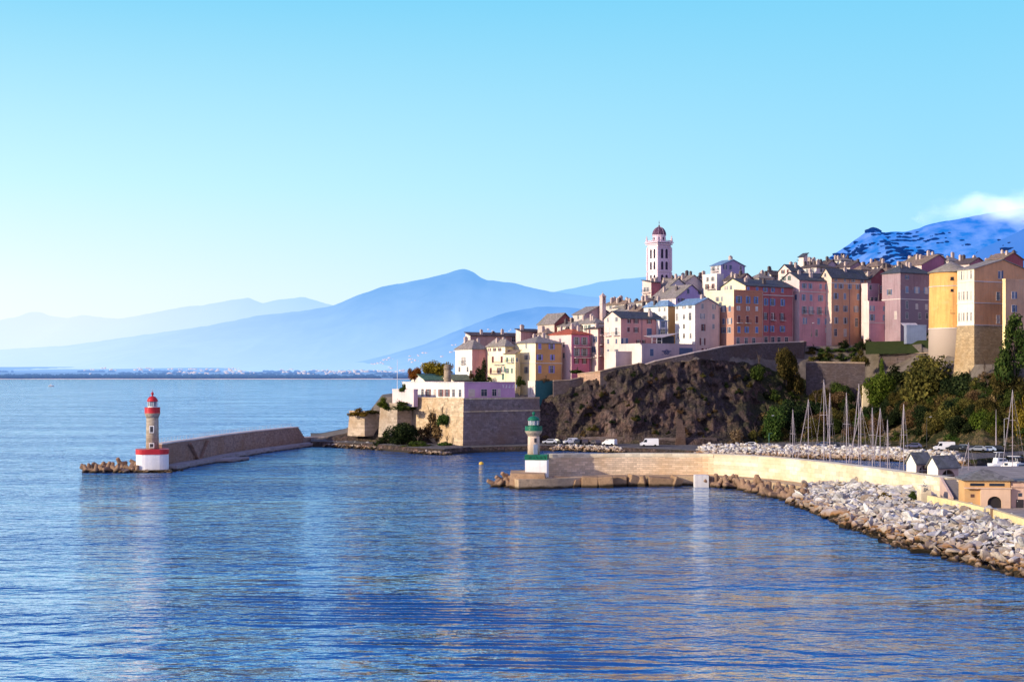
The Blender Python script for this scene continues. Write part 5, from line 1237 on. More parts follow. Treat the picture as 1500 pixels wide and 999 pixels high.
def yard_buildings():
    arch_house('arched_hut', 'left of two small arched huts with slate roofs on the sea wall', 233.5, 1342, 1328, 1364, 696, 677.5, 664, 30)
    arch_house('arched_hut', 'right and nearer of two small arched huts with slate roofs', 227, 1374, 1358.5, 1404, 703, 683.5, 669, 30)
    # pavilion
    Y = 206; a = rad(-6); X = xof(1413, Y); z0 = 2.9; root = empty('pavilion', (X, Y, z0), a, 'ochre harbour pavilion with a hipped slate roof and dark round arch', 'pavilion')
    Z = lambda py, YY=Y: zof(py, YY)-z0; m = plaster((.60, .36, .16), .3); m2 = plaster((.66, .46, .32), .25)
    t = (1480-CX)/FOC; w = (t*Y-X)/(math.cos(a)-t*math.sin(a)); h = Z(703.5); d = 4.2
    b = MB(); b.box(0, w, 0, d, -1, h); b.obj('wall', m, root)
    x0, x1 = w*.34, w*.985; ar = w*.155; cx_ = w*.64; ah = Z(725); b = MB(); y0, y1 = -.55, -.003
    hb = Z(714)
    n = 14; pts = [(cx_+ar*math.cos(math.pi*k/n), ah-ar+.9*ar*math.sin(math.pi*k/n)) for k in range(n+1)]
    for p, q in zip(pts[:-1], pts[1:]): b.hull8([(q[0], y0, q[1]), (p[0], y0, p[1]), (p[0], y1, p[1]), (q[0], y1, q[1])], [(q[0], y0, hb), (p[0], y0, hb), (p[0], y1, hb), (q[0], y1, hb)])
    b.box(x0, cx_-ar, y0, y1, -1, hb); b.box(cx_+ar, x1, y0, y1, -1, hb); b.obj('arched_bay', m2, root)
    b = MB(); b.box(cx_-ar, cx_+ar, -.2, -.006, -.5, ah); b.obj('arch_door', paint((.03, .025, .025), .7), root)
    b = MB(); b.box(-.15, w+.1, -.7, -.56, hb-.1, hb+.06); b.box(-.15, w+.1, -.558, -.004, hb, hb+.06); b.obj('ledge', m2, root)
    for u0, u1 in ((.12, .43), (.54, .87)):
        b = MB(); b.box(w*u0, w*u1, -.05, -.004, Z(711.5), Z(707.5)); b.obj('strip_window', PANE, root)
    b = MB(); b.box(w*.13, w*.21, -.06, -.004, Z(728), Z(723.5)); b.obj('window', paint((.12, .06, .05), .6), root)
    ov = .45; C4 = [(-ov, -ov, h), (w+ov, -ov, h), (w+ov, d+ov, h), (-ov, d+ov, h)]; ap = (w*.5, d*.5, Z(687, Y+2.1)); P_ = [[C4[k], C4[(k+1) % 4], ap] for k in range(4)]; rb = MB(); rb.slab([[(x, y, z+.2) for x, y, z in p] for p in P_], .2); rb.obj('roof', roofmat((.15, .145, .15)), root)
    wg = empty('side_wing', (0, 0, 0)); bpy.data.objects.remove(wg)
    X2 = X+math.cos(a)*(w+.15); Y2 = Y+math.sin(a)*(w+.15); rt = empty('harbour_office', (X2, Y2, z0), a, 'flat roofed pinkish wing with a dark door right of the pavilion', 'building')
    b = MB(); b.box(0, 9, .3, 5, -1, Z(705.5, Y2)); b.box(-.05, 9, .05, .3, Z(713.5, Y2), Z(711.5, Y2)); b.obj('wall', plaster((.60, .40, .30), .3), rt)
    b = MB(); b.box(-.1, 9.1, -.1, 5.1, Z(705.5, Y2), Z(703.8, Y2)); b.obj('roof', roofmat((.13, .13, .15)), rt)
    b = MB(); b.box(.75, 1.75, .2, .295, -.3, Z(731.5, Y2)); dr = b.obj('door', paint((.035, .03, .035), .6), rt); b = MB(); b.box(.85, .92, .15, .2, .9, 1.05); b.obj('handle', RAILW, dr)
    b = MB(); b.box(1.0, 1.5, .22, .295, Z(727, Y2), Z(722, Y2)); b.obj('window', PANE, rt)

# ------------------------------------------------------------------ bastions and retaining walls
BAST = stone((.66, .51, .34), 1, .6, (1.4, .6), .35, .8); RUBW = stone((.15, .12, .125), 1, .6, (.9, .4), .15, .6); RUBL = stone((.52, .40, .30), 1, .6, (.9, .4), .12, .6)
def bastion(name, label, Y, c, l, r, top, base, yaw, bat, mat, cord=None, foot=2.0, cat='bastion', topm=None, shade=None):
    a = rad(yaw); ca, sa = math.cos(a), math.sin(a); X = xof(c, Y); t = (r-CX)/FOC; w = (t*Y-X)/(ca-t*sa); t = (l-CX)/FOC; d = (X-t*Y)/(sa+t*ca); zt = zof(top, Y); zb = zof(base, Y)
    root = empty(name, (X, Y, zb), a, label, cat); h = zt-zb; bt = bat
    b = MB(); nu = 10
    b.hull8([(-bt, -bt, -foot), (w, -bt, -foot), (w, d, -foot), (-bt, d, -foot)], [(0, 0, h), (w, 0, h), (w, d, h), (0, d, h)])
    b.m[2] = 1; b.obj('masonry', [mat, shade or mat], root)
    if cord:
        z = zof(cord, Y)-zb; f = bt*(1-(z+foot)/(h+foot)); b = MB(); b.box(-f-.2, w, -f-.2, -f+.3, z-.18, z+.18); b.box(-f-.2, -f+.3, -f+.3, d, z-.18, z+.18); b.obj('cordon', mat, root)
    b = MB(); b.box(-.15, w, -.15, .5, h+.003, h+.5); b.box(-.15, .5, .5, d, h+.003, h+.5); b.obj('parapet', topm or mat, root)
    return root
def walls():
    bastion('bastion', 'large sunlit cream stone bastion with a sharp corner below the white hall', 410, 679, 601, 790, 585.5, 656, 40, 1.5, BAST, 603, shade=stone((.27, .21, .195), 1, .6, (1.4, .6), .3, .7))  # shaded face in a darker copy of the stone, shade painted in
    bastion('bastion', 'small round nosed bastion at the seaward tip of the headland', 431, 534, 512, 556, 604, 634, 52, .9, stone((.58, .46, .34), 1, .4, (1.4, .6), .05, .8), foot=1)
    bastion('bastion', 'middle bastion overhung with shrubs left of the large sunlit one', 424, 582, 557, 603, 593, 626, 46, .8, stone((.50, .41, .32), 1, .5, (1.4, .6), .1, .8), foot=3)
    def RW(label, pts, bot, m, cap=.25, th=.8, nm='retaining_wall', capm=None):
        strip_wall(nm, [(xof(p, Y+SH(p)), Y+SH(p), zof(q, Y+SH(p))) for p, q, Y in pts], 0, bot, th, m, label, 'wall', cap, capm or RUBL)
    RW('grey retaining wall right of the dark green stall', [(811, 557, 432), (835, 556, 433.5), (852, 552, 435)], 11, RUBW)
    RW('sunlit reddish retaining wall stub at the cliff crest', [(846, 547, 438), (879, 543, 428)], 15, stone((.52, .34, .24), 1, .5, (.9, .4)))
    RW('dark retaining wall running up from the reddish stub to the ramp', [(879.5, 543, 427.8), (905, 537, 428.5), (940, 531.5, 429)], 17, RUBW)
    RW('long parapet wall climbing the cliff top below the tenements', [(945, 533, 428.5), (960, 528, 427.5), (990, 521.5, 426.5), (1016, 516, 426), (1040, 511.5, 426), (1060, 507, 426.5), (1090, 503.5, 428), (1115, 502, 429), (1145, 501, 430), (1171, 500, 431), (1177.5, 499.5, 431.5)], [17, 19, 21, 22, 22, 22, 21, 20, 19, 18, 18], RUBW, .3, 1.0, 'parapet_wall', plaster((.60, .48, .40), .4))
    RW('return wall at the right end of the long parapet', [(1178, 499.5, 432), (1182, 501, 446)], 18, RUBW)
    RW('tall grey rubble retaining wall with a sunlit coping on the hillside', [(1181, 529, 415), (1215, 529.5, 414), (1245, 530, 413.5), (1267, 530.5, 413)], 8, RUBW, .5, 1.0)
    RW('low tan roadside wall climbing right behind the masts', [(1178, 640, 391), (1200, 637, 391.5), (1215, 632, 392), (1240, 622, 393), (1262, 614, 394)], 2, stone((.56, .42, .27), 1, .5, (.9, .4)))
    RW('reddish tan wall on the slope left of the palace plinth', [(1392, 567, 398), (1420, 569, 397), (1437, 573, 396)], 12, stone((.50, .31, .22), 1, .4, (.9, .4)))
    RW('garden wall along the grass terrace below the round tower', [(1287, 521, 424), (1330, 517, 423), (1372, 516, 420)], 22, RUBW, .2)
    RW('stone quay wall of the cliff road', [(690, 656, 409.5), (735, 656.5, 416.5)], -.5, RUBW, .15, .6, 'quay_wall')
    b = MB(); b.hull8([(-1.1, -.7, -4), (1.1, -.7, -4), (1.1, 1.2, -4), (-1.1, 1.2, -4)], [(-.8, -.2, 5.2), (.9, -.3, 4.6), (.9, .9, 4.4), (-.8, .9, 5.6)]); tag(b.obj('ruined_buttress', plaster((.66, .55, .36), .4)), 'sunlit cream buttress draped with ivy right of the rubble wall', 'buttress').location = P(1268, 590, 402+SH(1268))
    b = MB(); b.box(-.45, .45, -.4, .4, -1, 2.2); b.box(-.55, .55, -.5, .5, 2.2, 2.4); tag(b.obj('gate_pillar', plaster((.66, .56, .40), .3)), 'pale gate pillar at the foot of the tan roadside wall', 'pillar').location = P(1179, 654, 388.5+SH(1179))
    b = MB(); b.hull8([(-1.5, -.2, -3), (1.5, -.2, -3), (1.6, 1.4, -3), (-1.5, 1.4, -3)], [(-1.1, .1, 3.2), (1.2, 0, 2.9), (1.2, 1, 3.0), (-1, 1, 3.4)]); b.hull8([(-1.0, .15, 3.1), (.9, .1, 2.9), (.9, .9, 3), (-.9, .9, 3.2)], [(-.85, .2, 5.4), (.5, .2, 4.8), (.55, .8, 4.7), (-.8, .8, 5.6)]); tag(b.obj('rock_pillar', stone((.13, .09, .08), 1, .7, (.8, .5))), 'brick patched rock pillar at the foot of the cliff right of the white van', 'pillar').location = P(997, 640, 412)
    strip_wall('roadside_wall', [(xof(p, Y), Y, 3.9) for p, Y in [(845, 423), (900, 418.5), (950, 416), (1000, 413.5), (1050, 415)]], 3.9, 1, .5, RUBW, 'low grey wall behind the cars at the foot of the cliff', 'wall')
    # hedge covered wall behind the masts
    strip_wall('ivy_wall', [(xof(p, Y+SH(p)), Y+SH(p), zof(q, Y+SH(p))) for p, q, Y in [(1186, 611.5, 397), (1222, 611, 397)]], 0, 3, .5, plaster((.66, .58, .40), .3), 'pale topped wall among bushes behind the tallest mast', 'wall')
red_light(); green_light(); piers(); yard_buildings(); walls()
# ------------------------------------------------------------------ boulders and tetrapods
def rock_mesh(seed, sub=2):
    V, F = ico(sub); r_ = random.Random(seed); V = V.copy()
    for k in range(8):         # cut facets
        n = Vector((r_.gauss(0, 1), r_.gauss(0, 1), r_.gauss(0, 1))).normalized(); c = r_.uniform(.26, .62); d = V @ np.array(n)
        V = V - np.clip(d-c, 0, None)[:, None]*np.array(n)
    V = V*(1+.012*np.random.default_rng(seed).standard_normal((len(V), 1)))
    return V*np.array([1.5, 1.1, .95]), F
def boulder_mat():
    m, nt, out = new_mat('boulder_stone'); N = NT(nt); pos = N.coord('Position'); oi = N.n('ShaderNodeObjectInfo').outputs['Random']; ri = N.n('ShaderNodeNewGeometry').outputs['Random Per Island']
    rnd = N.math('FRACT', N.math('ADD', oi, ri)); n1 = N.noise(pos, .9, 6, .7); n2 = N.noise(pos, 3.5, 4, .7)
    pale = N.ramp(rnd, [(0, (.24, .23, .24)), (.28, (.50, .49, .48)), (.55, (.72, .70, .67)), (.78, (.60, .52, .42)), (1, (.30, .23, .17))])
    c = N.mix(N.ramp(n1, [(.48, 0), (.72, .7)]), pale, (.20, .17, .15)); c = N.mix(N.ramp(n2, [(.52, 0), (.72, .6)]), c, (.12, .10, .085))
    z = N.math('ADD', N.sep(pos)[2], N.math('MULTIPLY', N.math('SUBTRACT', n1, .5), 2.2))
    z = N.math('ADD', z, N.math('MULTIPLY', rnd, .8))
    br = N.mix(rnd, (.40, .19, .05), (.15, .10, .06))
    c = N.mix(N.ramp(N.math('DIVIDE', z, 4), [(.22, .95), (.52, 0)]), c, br); c = N.mix(N.ramp(N.math('DIVIDE', z, 4), [(.16, 1), (.27, 0)]), c, (.03, .022, .012))
    N.l(N.bsdf(c, .9, .15, N.bump(N.math('ADD', n1, N.math('MULTIPLY', n2, .5)), .7, .25)), out.inputs[0]); return m
BM = boulder_mat()
def rubble():
    base = [rock_mesh(s) for s in range(9)]; meshes = [np_mesh('boulder', V, F, [BM]) for V, F in base]
    low = [rock_mesh(s+20, 1) for s in range(5)]
    # near bank: from waterline to crest
    WL = [(1158, 243), (1200, 224), (1250, 203), (1300, 187), (1350, 177.5), (1400, 169.5), (1450, 161.5), (1500, 154.5), (1560, 146), (1620, 139)]
    CR = [(1180, 257), (1215, 254), (1260, 243), (1300, 233), (1345, 221), (1385, 207), (1430, 196.5), (1500, 178.5), (1560, 164), (1620, 152)]
    wl = dense([xy(p, Y) for p, Y in WL]); cr_ = dense([xy(p, Y) for p, Y in CR]); n = len(wl)
    # core of the bank, coloured near black for the shade in the gaps
    G = []
    for i in range(n):
        a, c = wl[i], cr_[i]; f = (c-a)
        ht = 3.2 if i > 12 else 2.2+i/12
        G.append([(a.x-f.x*.15, a.y-f.y*.15, -2), (a.x+f.x*.03, a.y+f.y*.03, -.5), (a.x+f.x*.45, a.y+f.y*.45, ht*.55), (c.x, c.y, ht*.82), (c.x+f.x*.4, c.y+f.y*.4, ht*.8)])
    tag(link('bank_core', np_mesh('bank_core', np.array(G).reshape(-1, 3), grid_faces(n, 5), [concrete((.045, .038, .032), .5)], True)), kind='structure')
    T = []; r_ = random.Random(42)
    cum = [0]
    for i in range(1, n): cum.append(cum[-1]+(wl[i]-wl[i-1]).length)
    for k in range(9000):
        u = r_.uniform(0, cum[-1]); i = max(j for j in range(n) if cum[j] <= u); i = min(i, n-2); t = (u-cum[i])/max(.01, cum[i+1]-cum[i])
        a = wl[i].lerp(wl[i+1], t); c = cr_[i].lerp(cr_[i+1], t); v = r_.uniform(-.02, 1.12); p = a.lerp(c, v)
        ht = min(3.4, 2.2+(i+t)/12); z = (-.1+v/.5*ht*.62) if v < .5 else (ht*.62 + (v-.5)*ht*.62)
        s_ = r_.choice([r_.uniform(.30, .55), r_.uniform(.34, .7), r_.uniform(.5, 1.15)])*(1.12 if v < .35 else .92)
        T.append((Vector((p.x, p.y, z+r_.uniform(-.12, .22))), s_))
    # drop rocks that crowd each other
    keep = []; cell = {}
    for p, s_ in T:
        kx, ky = int(p.x//2), int(p.y//2); ok = True
        for ax in (-1, 0, 1):
            for ay in (-1, 0, 1):
                for q, t_ in cell.get((kx+ax, ky+ay), ()):
                    if (q-p).length < .66*(s_+t_): ok = False; break
        if ok: cell.setdefault((kx, ky), []).append((p, s_)); keep.append((p, s_))
    inview = [(p, s_) for p, s_ in keep if CX+FOC*p.x/p.y < 1506]
    inview.sort(key=lambda q: -q[1]/q[0].y); big = inview[:300]; bs = set(id(q) for q in big); rest = [q for q in keep if id(q) not in bs]
    print('boulders', len(keep), len(inview))
    for p, s_ in big:
        o = link('boulder', meshes[r_.randrange(9)], None, p, (r_.uniform(-.8, .8), r_.uniform(-.8, .8), r_.uniform(0, 6.3)), (s_*r_.uniform(.85, 1.45), s_*r_.uniform(.8, 1.1), s_*r_.uniform(.75, 1.05)))
        tag(o, 'pale grey angular boulder heaped on the bank below the low yellow wall' if p.z > 1.3 else 'brown stained boulder at the waterline of the near boulder bank', 'boulder', 'boulders of the near bank')
    Vs, Fs, off = [], [], 0
    def put(p, s3, lst):
        nonlocal off
        V, F = lst[r_.randrange(len(lst))]; M = np.array(Matrix.Rotation(r_.uniform(0, 6.3), 3, 'Z') @ Matrix.Rotation(r_.uniform(-.5, .5), 3, 'X'))
        Vs.append((V*np.array(s3)) @ M.T + np.array(p)); Fs.append(F+off); off += len(V)
    for p, s_ in rest: put(p, (s_*r_.uniform(.85, 1.3), s_, s_*r_.uniform(.75, 1.05)), base)
    # far bank along the cliff road, and the small bank left of it
    for px0, px1, n, zt, dpt, sm in ((1022, 1412, 1500, 3.1, 5, .80), (806, 915, 260, 1.7, 3, .5), (600, 660, 70, 1.0, 4, .55), (470, 560, 120, 1.6, 6, .55)):
        for k in range(n):
            px = r_.uniform(px0, px1); Yw = trow(px)[1][1]; v = r_.uniform(0, 1)
            edge = min(1, (px-px0)/14+.25, (px1-px)/14+.35)
            put((xof(px, Yw), Yw-2.8+v*dpt, max(-.1, zt*v*edge)+r_.uniform(-.1, .2)), (r_.uniform(.7, 1.35)*sm, r_.uniform(.7, 1.1)*sm, r_.uniform(.65, 1.05)*sm), low)
    for k in range(60):     # loose stones round the red light and the mole head
        px = r_.uniform(150, 215); Y = r_.uniform(322, 334); put((xof(px, Y), Y, r_.uniform(-.2, .5)), (r_.uniform(.5, 1.3), r_.uniform(.5, 1), r_.uniform(.3, .7)), low)
    for k in range(36):
        px = r_.uniform(205, 268); Y = 323-(px-205)*.02+r_.uniform(-1, 1.4)+(px > 248)*(px-248)*.5; put((xof(px, Y), Y, r_.uniform(-.3, .15)), (r_.uniform(.5, 1.2), r_.uniform(.5, .9), r_.uniform(.3, .6)), low)
    tag(link('boulder_rubble', np_mesh('boulder_rubble', np.concatenate(Vs), np.concatenate(Fs), [BM])), 'mass of pale and rusty stones forming the far bank and filling the near one', 'rubble', kind='stuff')
def tetrapods():
    b = MB(); dirs = [Vector((0, 0, 1))] + [Vector((math.cos(a)*.943, math.sin(a)*.943, -.333)) for a in (0, 2.094, 4.189)]
    for d in dirs: b.tube(d*.0, d*1.75, .62, .44, 12)
    b.lathe([(.3, -.6), (.62, -.3), (.66, 0), (.62, .3), (.3, .6)], 12)
    for i, d in enumerate(dirs):
        u = d.orthogonal().normalized(); w = d.cross(u)
        b.hull8([tuple(d*1.75+u*(.44*math.cos(k*math.pi/6))+w*(.44*math.sin(k*math.pi/6))) for k in range(12)], [tuple(d*1.88+u*(.3*math.cos(k*math.pi/6))+w*(.3*math.sin(k*math.pi/6))) for k in range(12)])
    me = b.mesh('tetrapod', [TETR]); r_ = random.Random(8)
    def put(px, Y, z, s_, lab, grp):
        o = link('tetrapod', me, None, P0(px, Y, z), (r_.uniform(-.9, .9), r_.uniform(-.9, .9), r_.uniform(0, 6)), (s_, s_, s_)); tag(o, lab, 'tetrapod', grp)
    A = 'brown concrete tetrapod piled left of the red banded lighthouse drum'
    for k in range(22):
        u = r_.random(); px = 120+u*82; Y = 327+r_.uniform(-4.5, 5); put(px, Y, .2+min(1, u*2.5)*r_.uniform(0, 1.3), r_.uniform(.75, 1.0), A, 'tetrapods by the red lighthouse')
    for px, Y, z in [(724, 282, .4), (731, 281, .3), (738, 281.5, .5), (742, 284, 1.6), (746, 280, .1), (735, 286, .8)]: put(px, Y, z, .9, 'brown concrete tetrapod at the tip of the mole left of the green lighthouse', 'tetrapods at the mole head')
    for k in range(34):
        u = (k+r_.random())/34; px = 1036+u*148; Yw = np.interp(px, [1036, 1080, 1130, 1184], [281, 274, 256, 242.5]); Yc = np.interp(px, [1036, 1080, 1130, 1184], [284, 280, 268, 252])
        v = r_.random(); put(px, Yw+(Yc-Yw)*v, .25+v*1.0, r_.uniform(.85, 1.1), 'rounded brown tetrapod at the water below the curving cream sea wall', 'tetrapods below the sea wall')
rubble(); tetrapods()

# ------------------------------------------------------------------ boats, buoys, vehicles, lamps
HULLW = paint((.78, .77, .75), .3, .1); MAST = paint((.42, .36, .38), .35, .1); NAVY = paint((.03, .05, .11), .35); SAILC = paint((.10, .16, .36), .7)
def hull_mb(L, B, D):
    b = MB(); n = 11; rings = []
    for i in range(n):
        t = i/(n-1); w = B/2*math.sin(math.pi*min(1, .18+t*.86))**.6 if t < 1 else .02; w = max(.02, B/2*(1-max(0, t-.45)**2/.31)) if t > .45 else B/2*(.78+.22*t/.45)
        x = -L/2+L*t; sh = .25*t*t*D
        rings.append([(x, -w, D+sh), (x, -w*.86, D*.35), (x, 0, -.35 if t < .9 else 0), (x, w*.86, D*.35), (x, w, D+sh)])
    for i, r_ in enumerate(rings): b.v += r_
    for i in range(n-1):
        for k in range(4): b.f.append([i*5+k, i*5+5+k, i*5+6+k, i*5+1+k]); b.m.append(0)
        b.f.append([i*5+4, i*5+9, i*5+5, i*5]); b.m.append(0)
    b.f.append([0, 1, 2, 3, 4]); b.m.append(0); return b
def sailboat(px, top, Y, label, rz, stay=True, dark=False):
    hm = zof(top, Y); L = max(6, hm*.78); root = empty('sailing_boat', P0(px, Y), rz, label, 'sailing boat', 'sailing boats moored behind the sea wall')
    D = 1.05; hull_mb(L, L*.31, D).obj('hull', NAVY if dark else HULLW, root, True)
    b = MB(); b.hull8([(-L*.2, -L*.09, D), (L*.2, -L*.07, D), (L*.2, L*.07, D), (-L*.2, L*.09, D)], [(-L*.18, -L*.075, D+.55), (L*.12, -L*.05, D+.45), (L*.12, L*.05, D+.45), (-L*.18, L*.075, D+.55)]); cb = b.obj('cabin', HULLW, root)
    b = MB(); b.box(-L*.12, L*.06, -L*.084, -L*.078, D+.2, D+.38); b.box(-L*.12, L*.06, L*.078, L*.084, D+.2, D+.38); b.obj('window', PANE, cb)
    b = MB(); b.tube((L*.06, 0, D), (L*.06, 0, hm), .085, .06, 8); ms = b.obj('mast', MAST, root)
    b = MB()
    for f in (.38, .66): b = MB(); b.tube((L*.06, -L*.05, hm*f), (L*.06, L*.05, hm*f), .035, .045, 5); b.obj('spreader', MAST, ms); b = MB(); b.tube((L*.06, 0, hm), (L*.06, 0, hm+.7), .02); b.obj('aerial', IRON, ms)
    b = MB(); b.tube((L*.06, 0, D+1.2), (-L*.38, 0, D+1.15), .09, .08, 8); b.tube((L*.03, 0, D+1.38), (-L*.36, 0, D+1.33), .17, .12, 8); b.obj('boom', SAILC, root)
    b = MB(); t_ = (L*.06, 0, hm)
    for q in ((L*.48, 0, D+.2), (-L*.48, 0, D)): b.tube(t_, q, .03 if q[0] > 0 else .015, None, 5)
    if stay: b.tube((L*.06, 0, hm*.95), (L*.47, 0, D+.5), .035, .06, 6)
    for s_ in (-1, 1): b.tube(t_, (L*.06, s_*L*.05, hm*.66), .009, None, 4); b.tube((L*.06, s_*L*.05, hm*.66), (L*.05, s_*L*.13, D), .009, None, 4)
    b.obj('rigging', MAST, root)
def motorboat(px, Y, L, rz, label, dark=False):
    root = empty('motor_boat', P0(px, Y), rz, label, 'motor boat'); D = 1.2
    hull_mb(L, L*.33, D).obj('hull', HULLW, root, True)
    b = MB(); b.hull8([(-L*.3, -L*.13, D), (L*.22, -L*.1, D), (L*.22, L*.1, D), (-L*.3, L*.13, D)], [(-L*.26, -L*.11, D+1.3), (L*.08, -L*.09, D+1.2), (L*.08, L*.09, D+1.2), (-L*.26, L*.11, D+1.3)]); cb = b.obj('cabin', HULLW, root)
    b = MB(); b.box(-L*.2, L*.09, -L*.128, -L*.122, D+.55, D+1.05); b.box(-L*.2, L*.09, L*.122, L*.128, D+.55, D+1.05); b.add([(L*.2, -L*.09, D+.2), (L*.2, L*.09, D+.2), (L*.1, L*.085, D+1.1), (L*.1, -L*.085, D+1.1)], [(0, 1, 2, 3)]); b.obj('window', PANE, cb)
    b = MB()
    for s_ in (-1, 1): b.tube((-L*.2, s_*L*.09, D+1.2), (-L*.16, s_*L*.08, D+2.6), .05); 
    b.box(-L*.27, L*.02, -L*.1, L*.1, D+2.55, D+2.65); b.obj('canopy', NAVY if dark else HULLW, root)
    b = MB(); 
    for k in range(6): x = L*.1+k*L*.07; y = L*.16*(1-(k/6)**2)+.05; b.tube((x, -y, D+.1), (x, -y, D+.75), .025, None, 4); b.tube((x, y, D+.1), (x, y, D+.75), .025, None, 4)
    b.obj('bow_rail', RAILW, root)
def boats():
    S_ = [(1160.5, 600, 297, 'sailing boat whose mast stands farthest left behind the sea wall', 1.2), (1187, 585, 293, 'sailing boat with the second mast from the left behind the cream wall', 1.9),
          (1205, 556, 288, 'large sailing boat with the tallest thick mast and many stays', 1.1), (1216.5, 576, 290, 'sailing boat whose thin mast rises just right of the tallest one', 1.5),
          (1239, 575, 285, 'sailing boat whose lone mast stands below the rubble retaining wall', 1.2), (1260, 562, 281, 'sailing boat with a tall dark mast in front of the cream buttress', 1.6),
          (1264.5, 596, 279, 'small sailing boat whose mast almost touches the tall one by the buttress', 2.0), (1277, 597, 277, 'sailing boat with a slim mast right of the cream buttress', 1.2),
          (1291.5, 598, 273, 'sailing boat whose mast stands below the big olive tree, left of two', 1.7), (1299.5, 615, 271, 'sailing boat with the shortest mast, between two taller ones', 1.2),
          (1325, 592, 262, 'sailing boat whose mast rises beside the left arched hut', 1.5), (1420.5, 648, 285, 'sailing boat with a pale mast between the huts and the pavilion', 1.9),
          (1485.5, 571, 300, 'sailing boat with a tall slim mast above the pavilion wing', 1.6)]
    for px, top, Y, lab, rz in S_: sailboat(px, top, Y, lab, rz, dark=(px in (1260, 1291.5)))
    motorboat(1478, 322, 9, 2.6, 'white motor yacht moored behind the pavilion roof'); motorboat(1494, 318, 10, .6, 'white motor cruiser with a dark canopy at the right edge of the basin', True); motorboat(1468, 338, 7, .3, 'small white motor boat farthest back in the basin')
    b = MB(); b.lathe([(.05, -.5), (.55, -.25), (.62, .1), (.5, .4), (.18, .55), (.12, .6), (.05, .62)], 14); tag(b.obj('buoy', paint((.75, .45, .05), .4), smooth=True), 'small yellow buoy on dark water left of the green lighthouse', 'buoy').location = P0(705, 352, .1)
    root = empty('dinghy', P0(75, 2900), .2, 'tiny white boat far out near the beach', 'boat'); b = hull_mb(11, 3.6, 1.6); b.obj('hull', HULLW, root, True); b = MB(); b.hull8([(-3, -1.2, 1.6), (1, -1, 1.6), (1, 1, 1.6), (-3, 1.2, 1.6)], [(-2.6, -1, 4), (.3, -.8, 3.8), (.3, .8, 3.8), (-2.6, 1, 4)]); b.obj('cabin', HULLW, root)

GLS = glassy((.02, .025, .03)); TYRE = paint((.015, .015, .015), .8)
def vehicle(kind, px, py, Y, rz, col, label):
    L, W_, prof, win = {'car': (4.2, 1.75, [(-2.1, .35), (2.1, .35), (2.1, .75), (1.3, .92), (.55, 1.42), (-1.2, 1.45), (-1.95, 1.0), (-2.1, .8)], [(-1.15, .95), (1.15, .95), (.52, 1.36), (-1.1, 1.38)]),
                        'van': (5.2, 2.0, [(-2.6, .4), (2.6, .4), (2.6, .95), (1.9, 1.25), (1.35, 2.1), (.9, 2.3), (-2.5, 2.3), (-2.6, 2.1)], [(.75, 1.25), (1.75, 1.25), (1.28, 1.98), (.75, 1.98)]),
                        'small_van': (4.2, 1.75, [(-2.1, .35), (2.1, .35), (2.1, .8), (1.4, 1.0), (.7, 1.7), (-2.0, 1.8), (-2.1, 1.6)], [(-.2, 1.02), (1.2, 1.02), (.66, 1.58), (-.2, 1.6)])}[kind]
    root = empty('parked_van' if 'van' in kind else 'parked_car', P(px, py, Y), rz, label, 'van' if 'van' in kind else 'car')
    m = paint(col, .3, .05); b = MB(); n = len(prof); h = W_/2
    b.add([(x, -h*(.86 if z > 1.0 else 1), z) for x, z in prof]+[(x, h*(.86 if z > 1.0 else 1), z) for x, z in prof], [list(range(n)), list(range(n, 2*n))[::-1]]+[(i, n+i, n+(i+1) % n, (i+1) % n) for i in range(n)])
    b.obj('body', m, root)
    b = MB(); k = len(win)
    for s_ in (-1, 1): b.poly([(x, s_*(h*(1.005 if z < 1 else .93)), z) for x, z in (win if s_ < 0 else win[::-1])])
    zf = prof[3 if kind != 'van' else 3]; zt = prof[4]
    b.poly([(zf[0]+.0, -h*.8, zf[1]+.03), (zf[0], h*.8, zf[1]+.03), (zt[0]+.03, h*.75, zt[1]), (zt[0]+.03, -h*.75, zt[1])]); b.obj('window', GLS, root)
    wm = MB(); wm.tube((0, -.1, 0), (0, .1, 0), .33, .33, 14); me = wm.mesh('wheel', [TYRE])
    for x in (-L*.31, L*.31):
        for s_ in (-1, 1): link('wheel', me, root, (x, s_*(h-.08), .33))
    lm = MB(); lm.box(-.03, .03, -.16, .16, -.09, .09); lme = lm.mesh('headlight', [paint((.8, .8, .75), .2)])
    for s_ in (-1, 1): link('headlight', lme, root, (L/2-.0, s_*h*.72, .68))
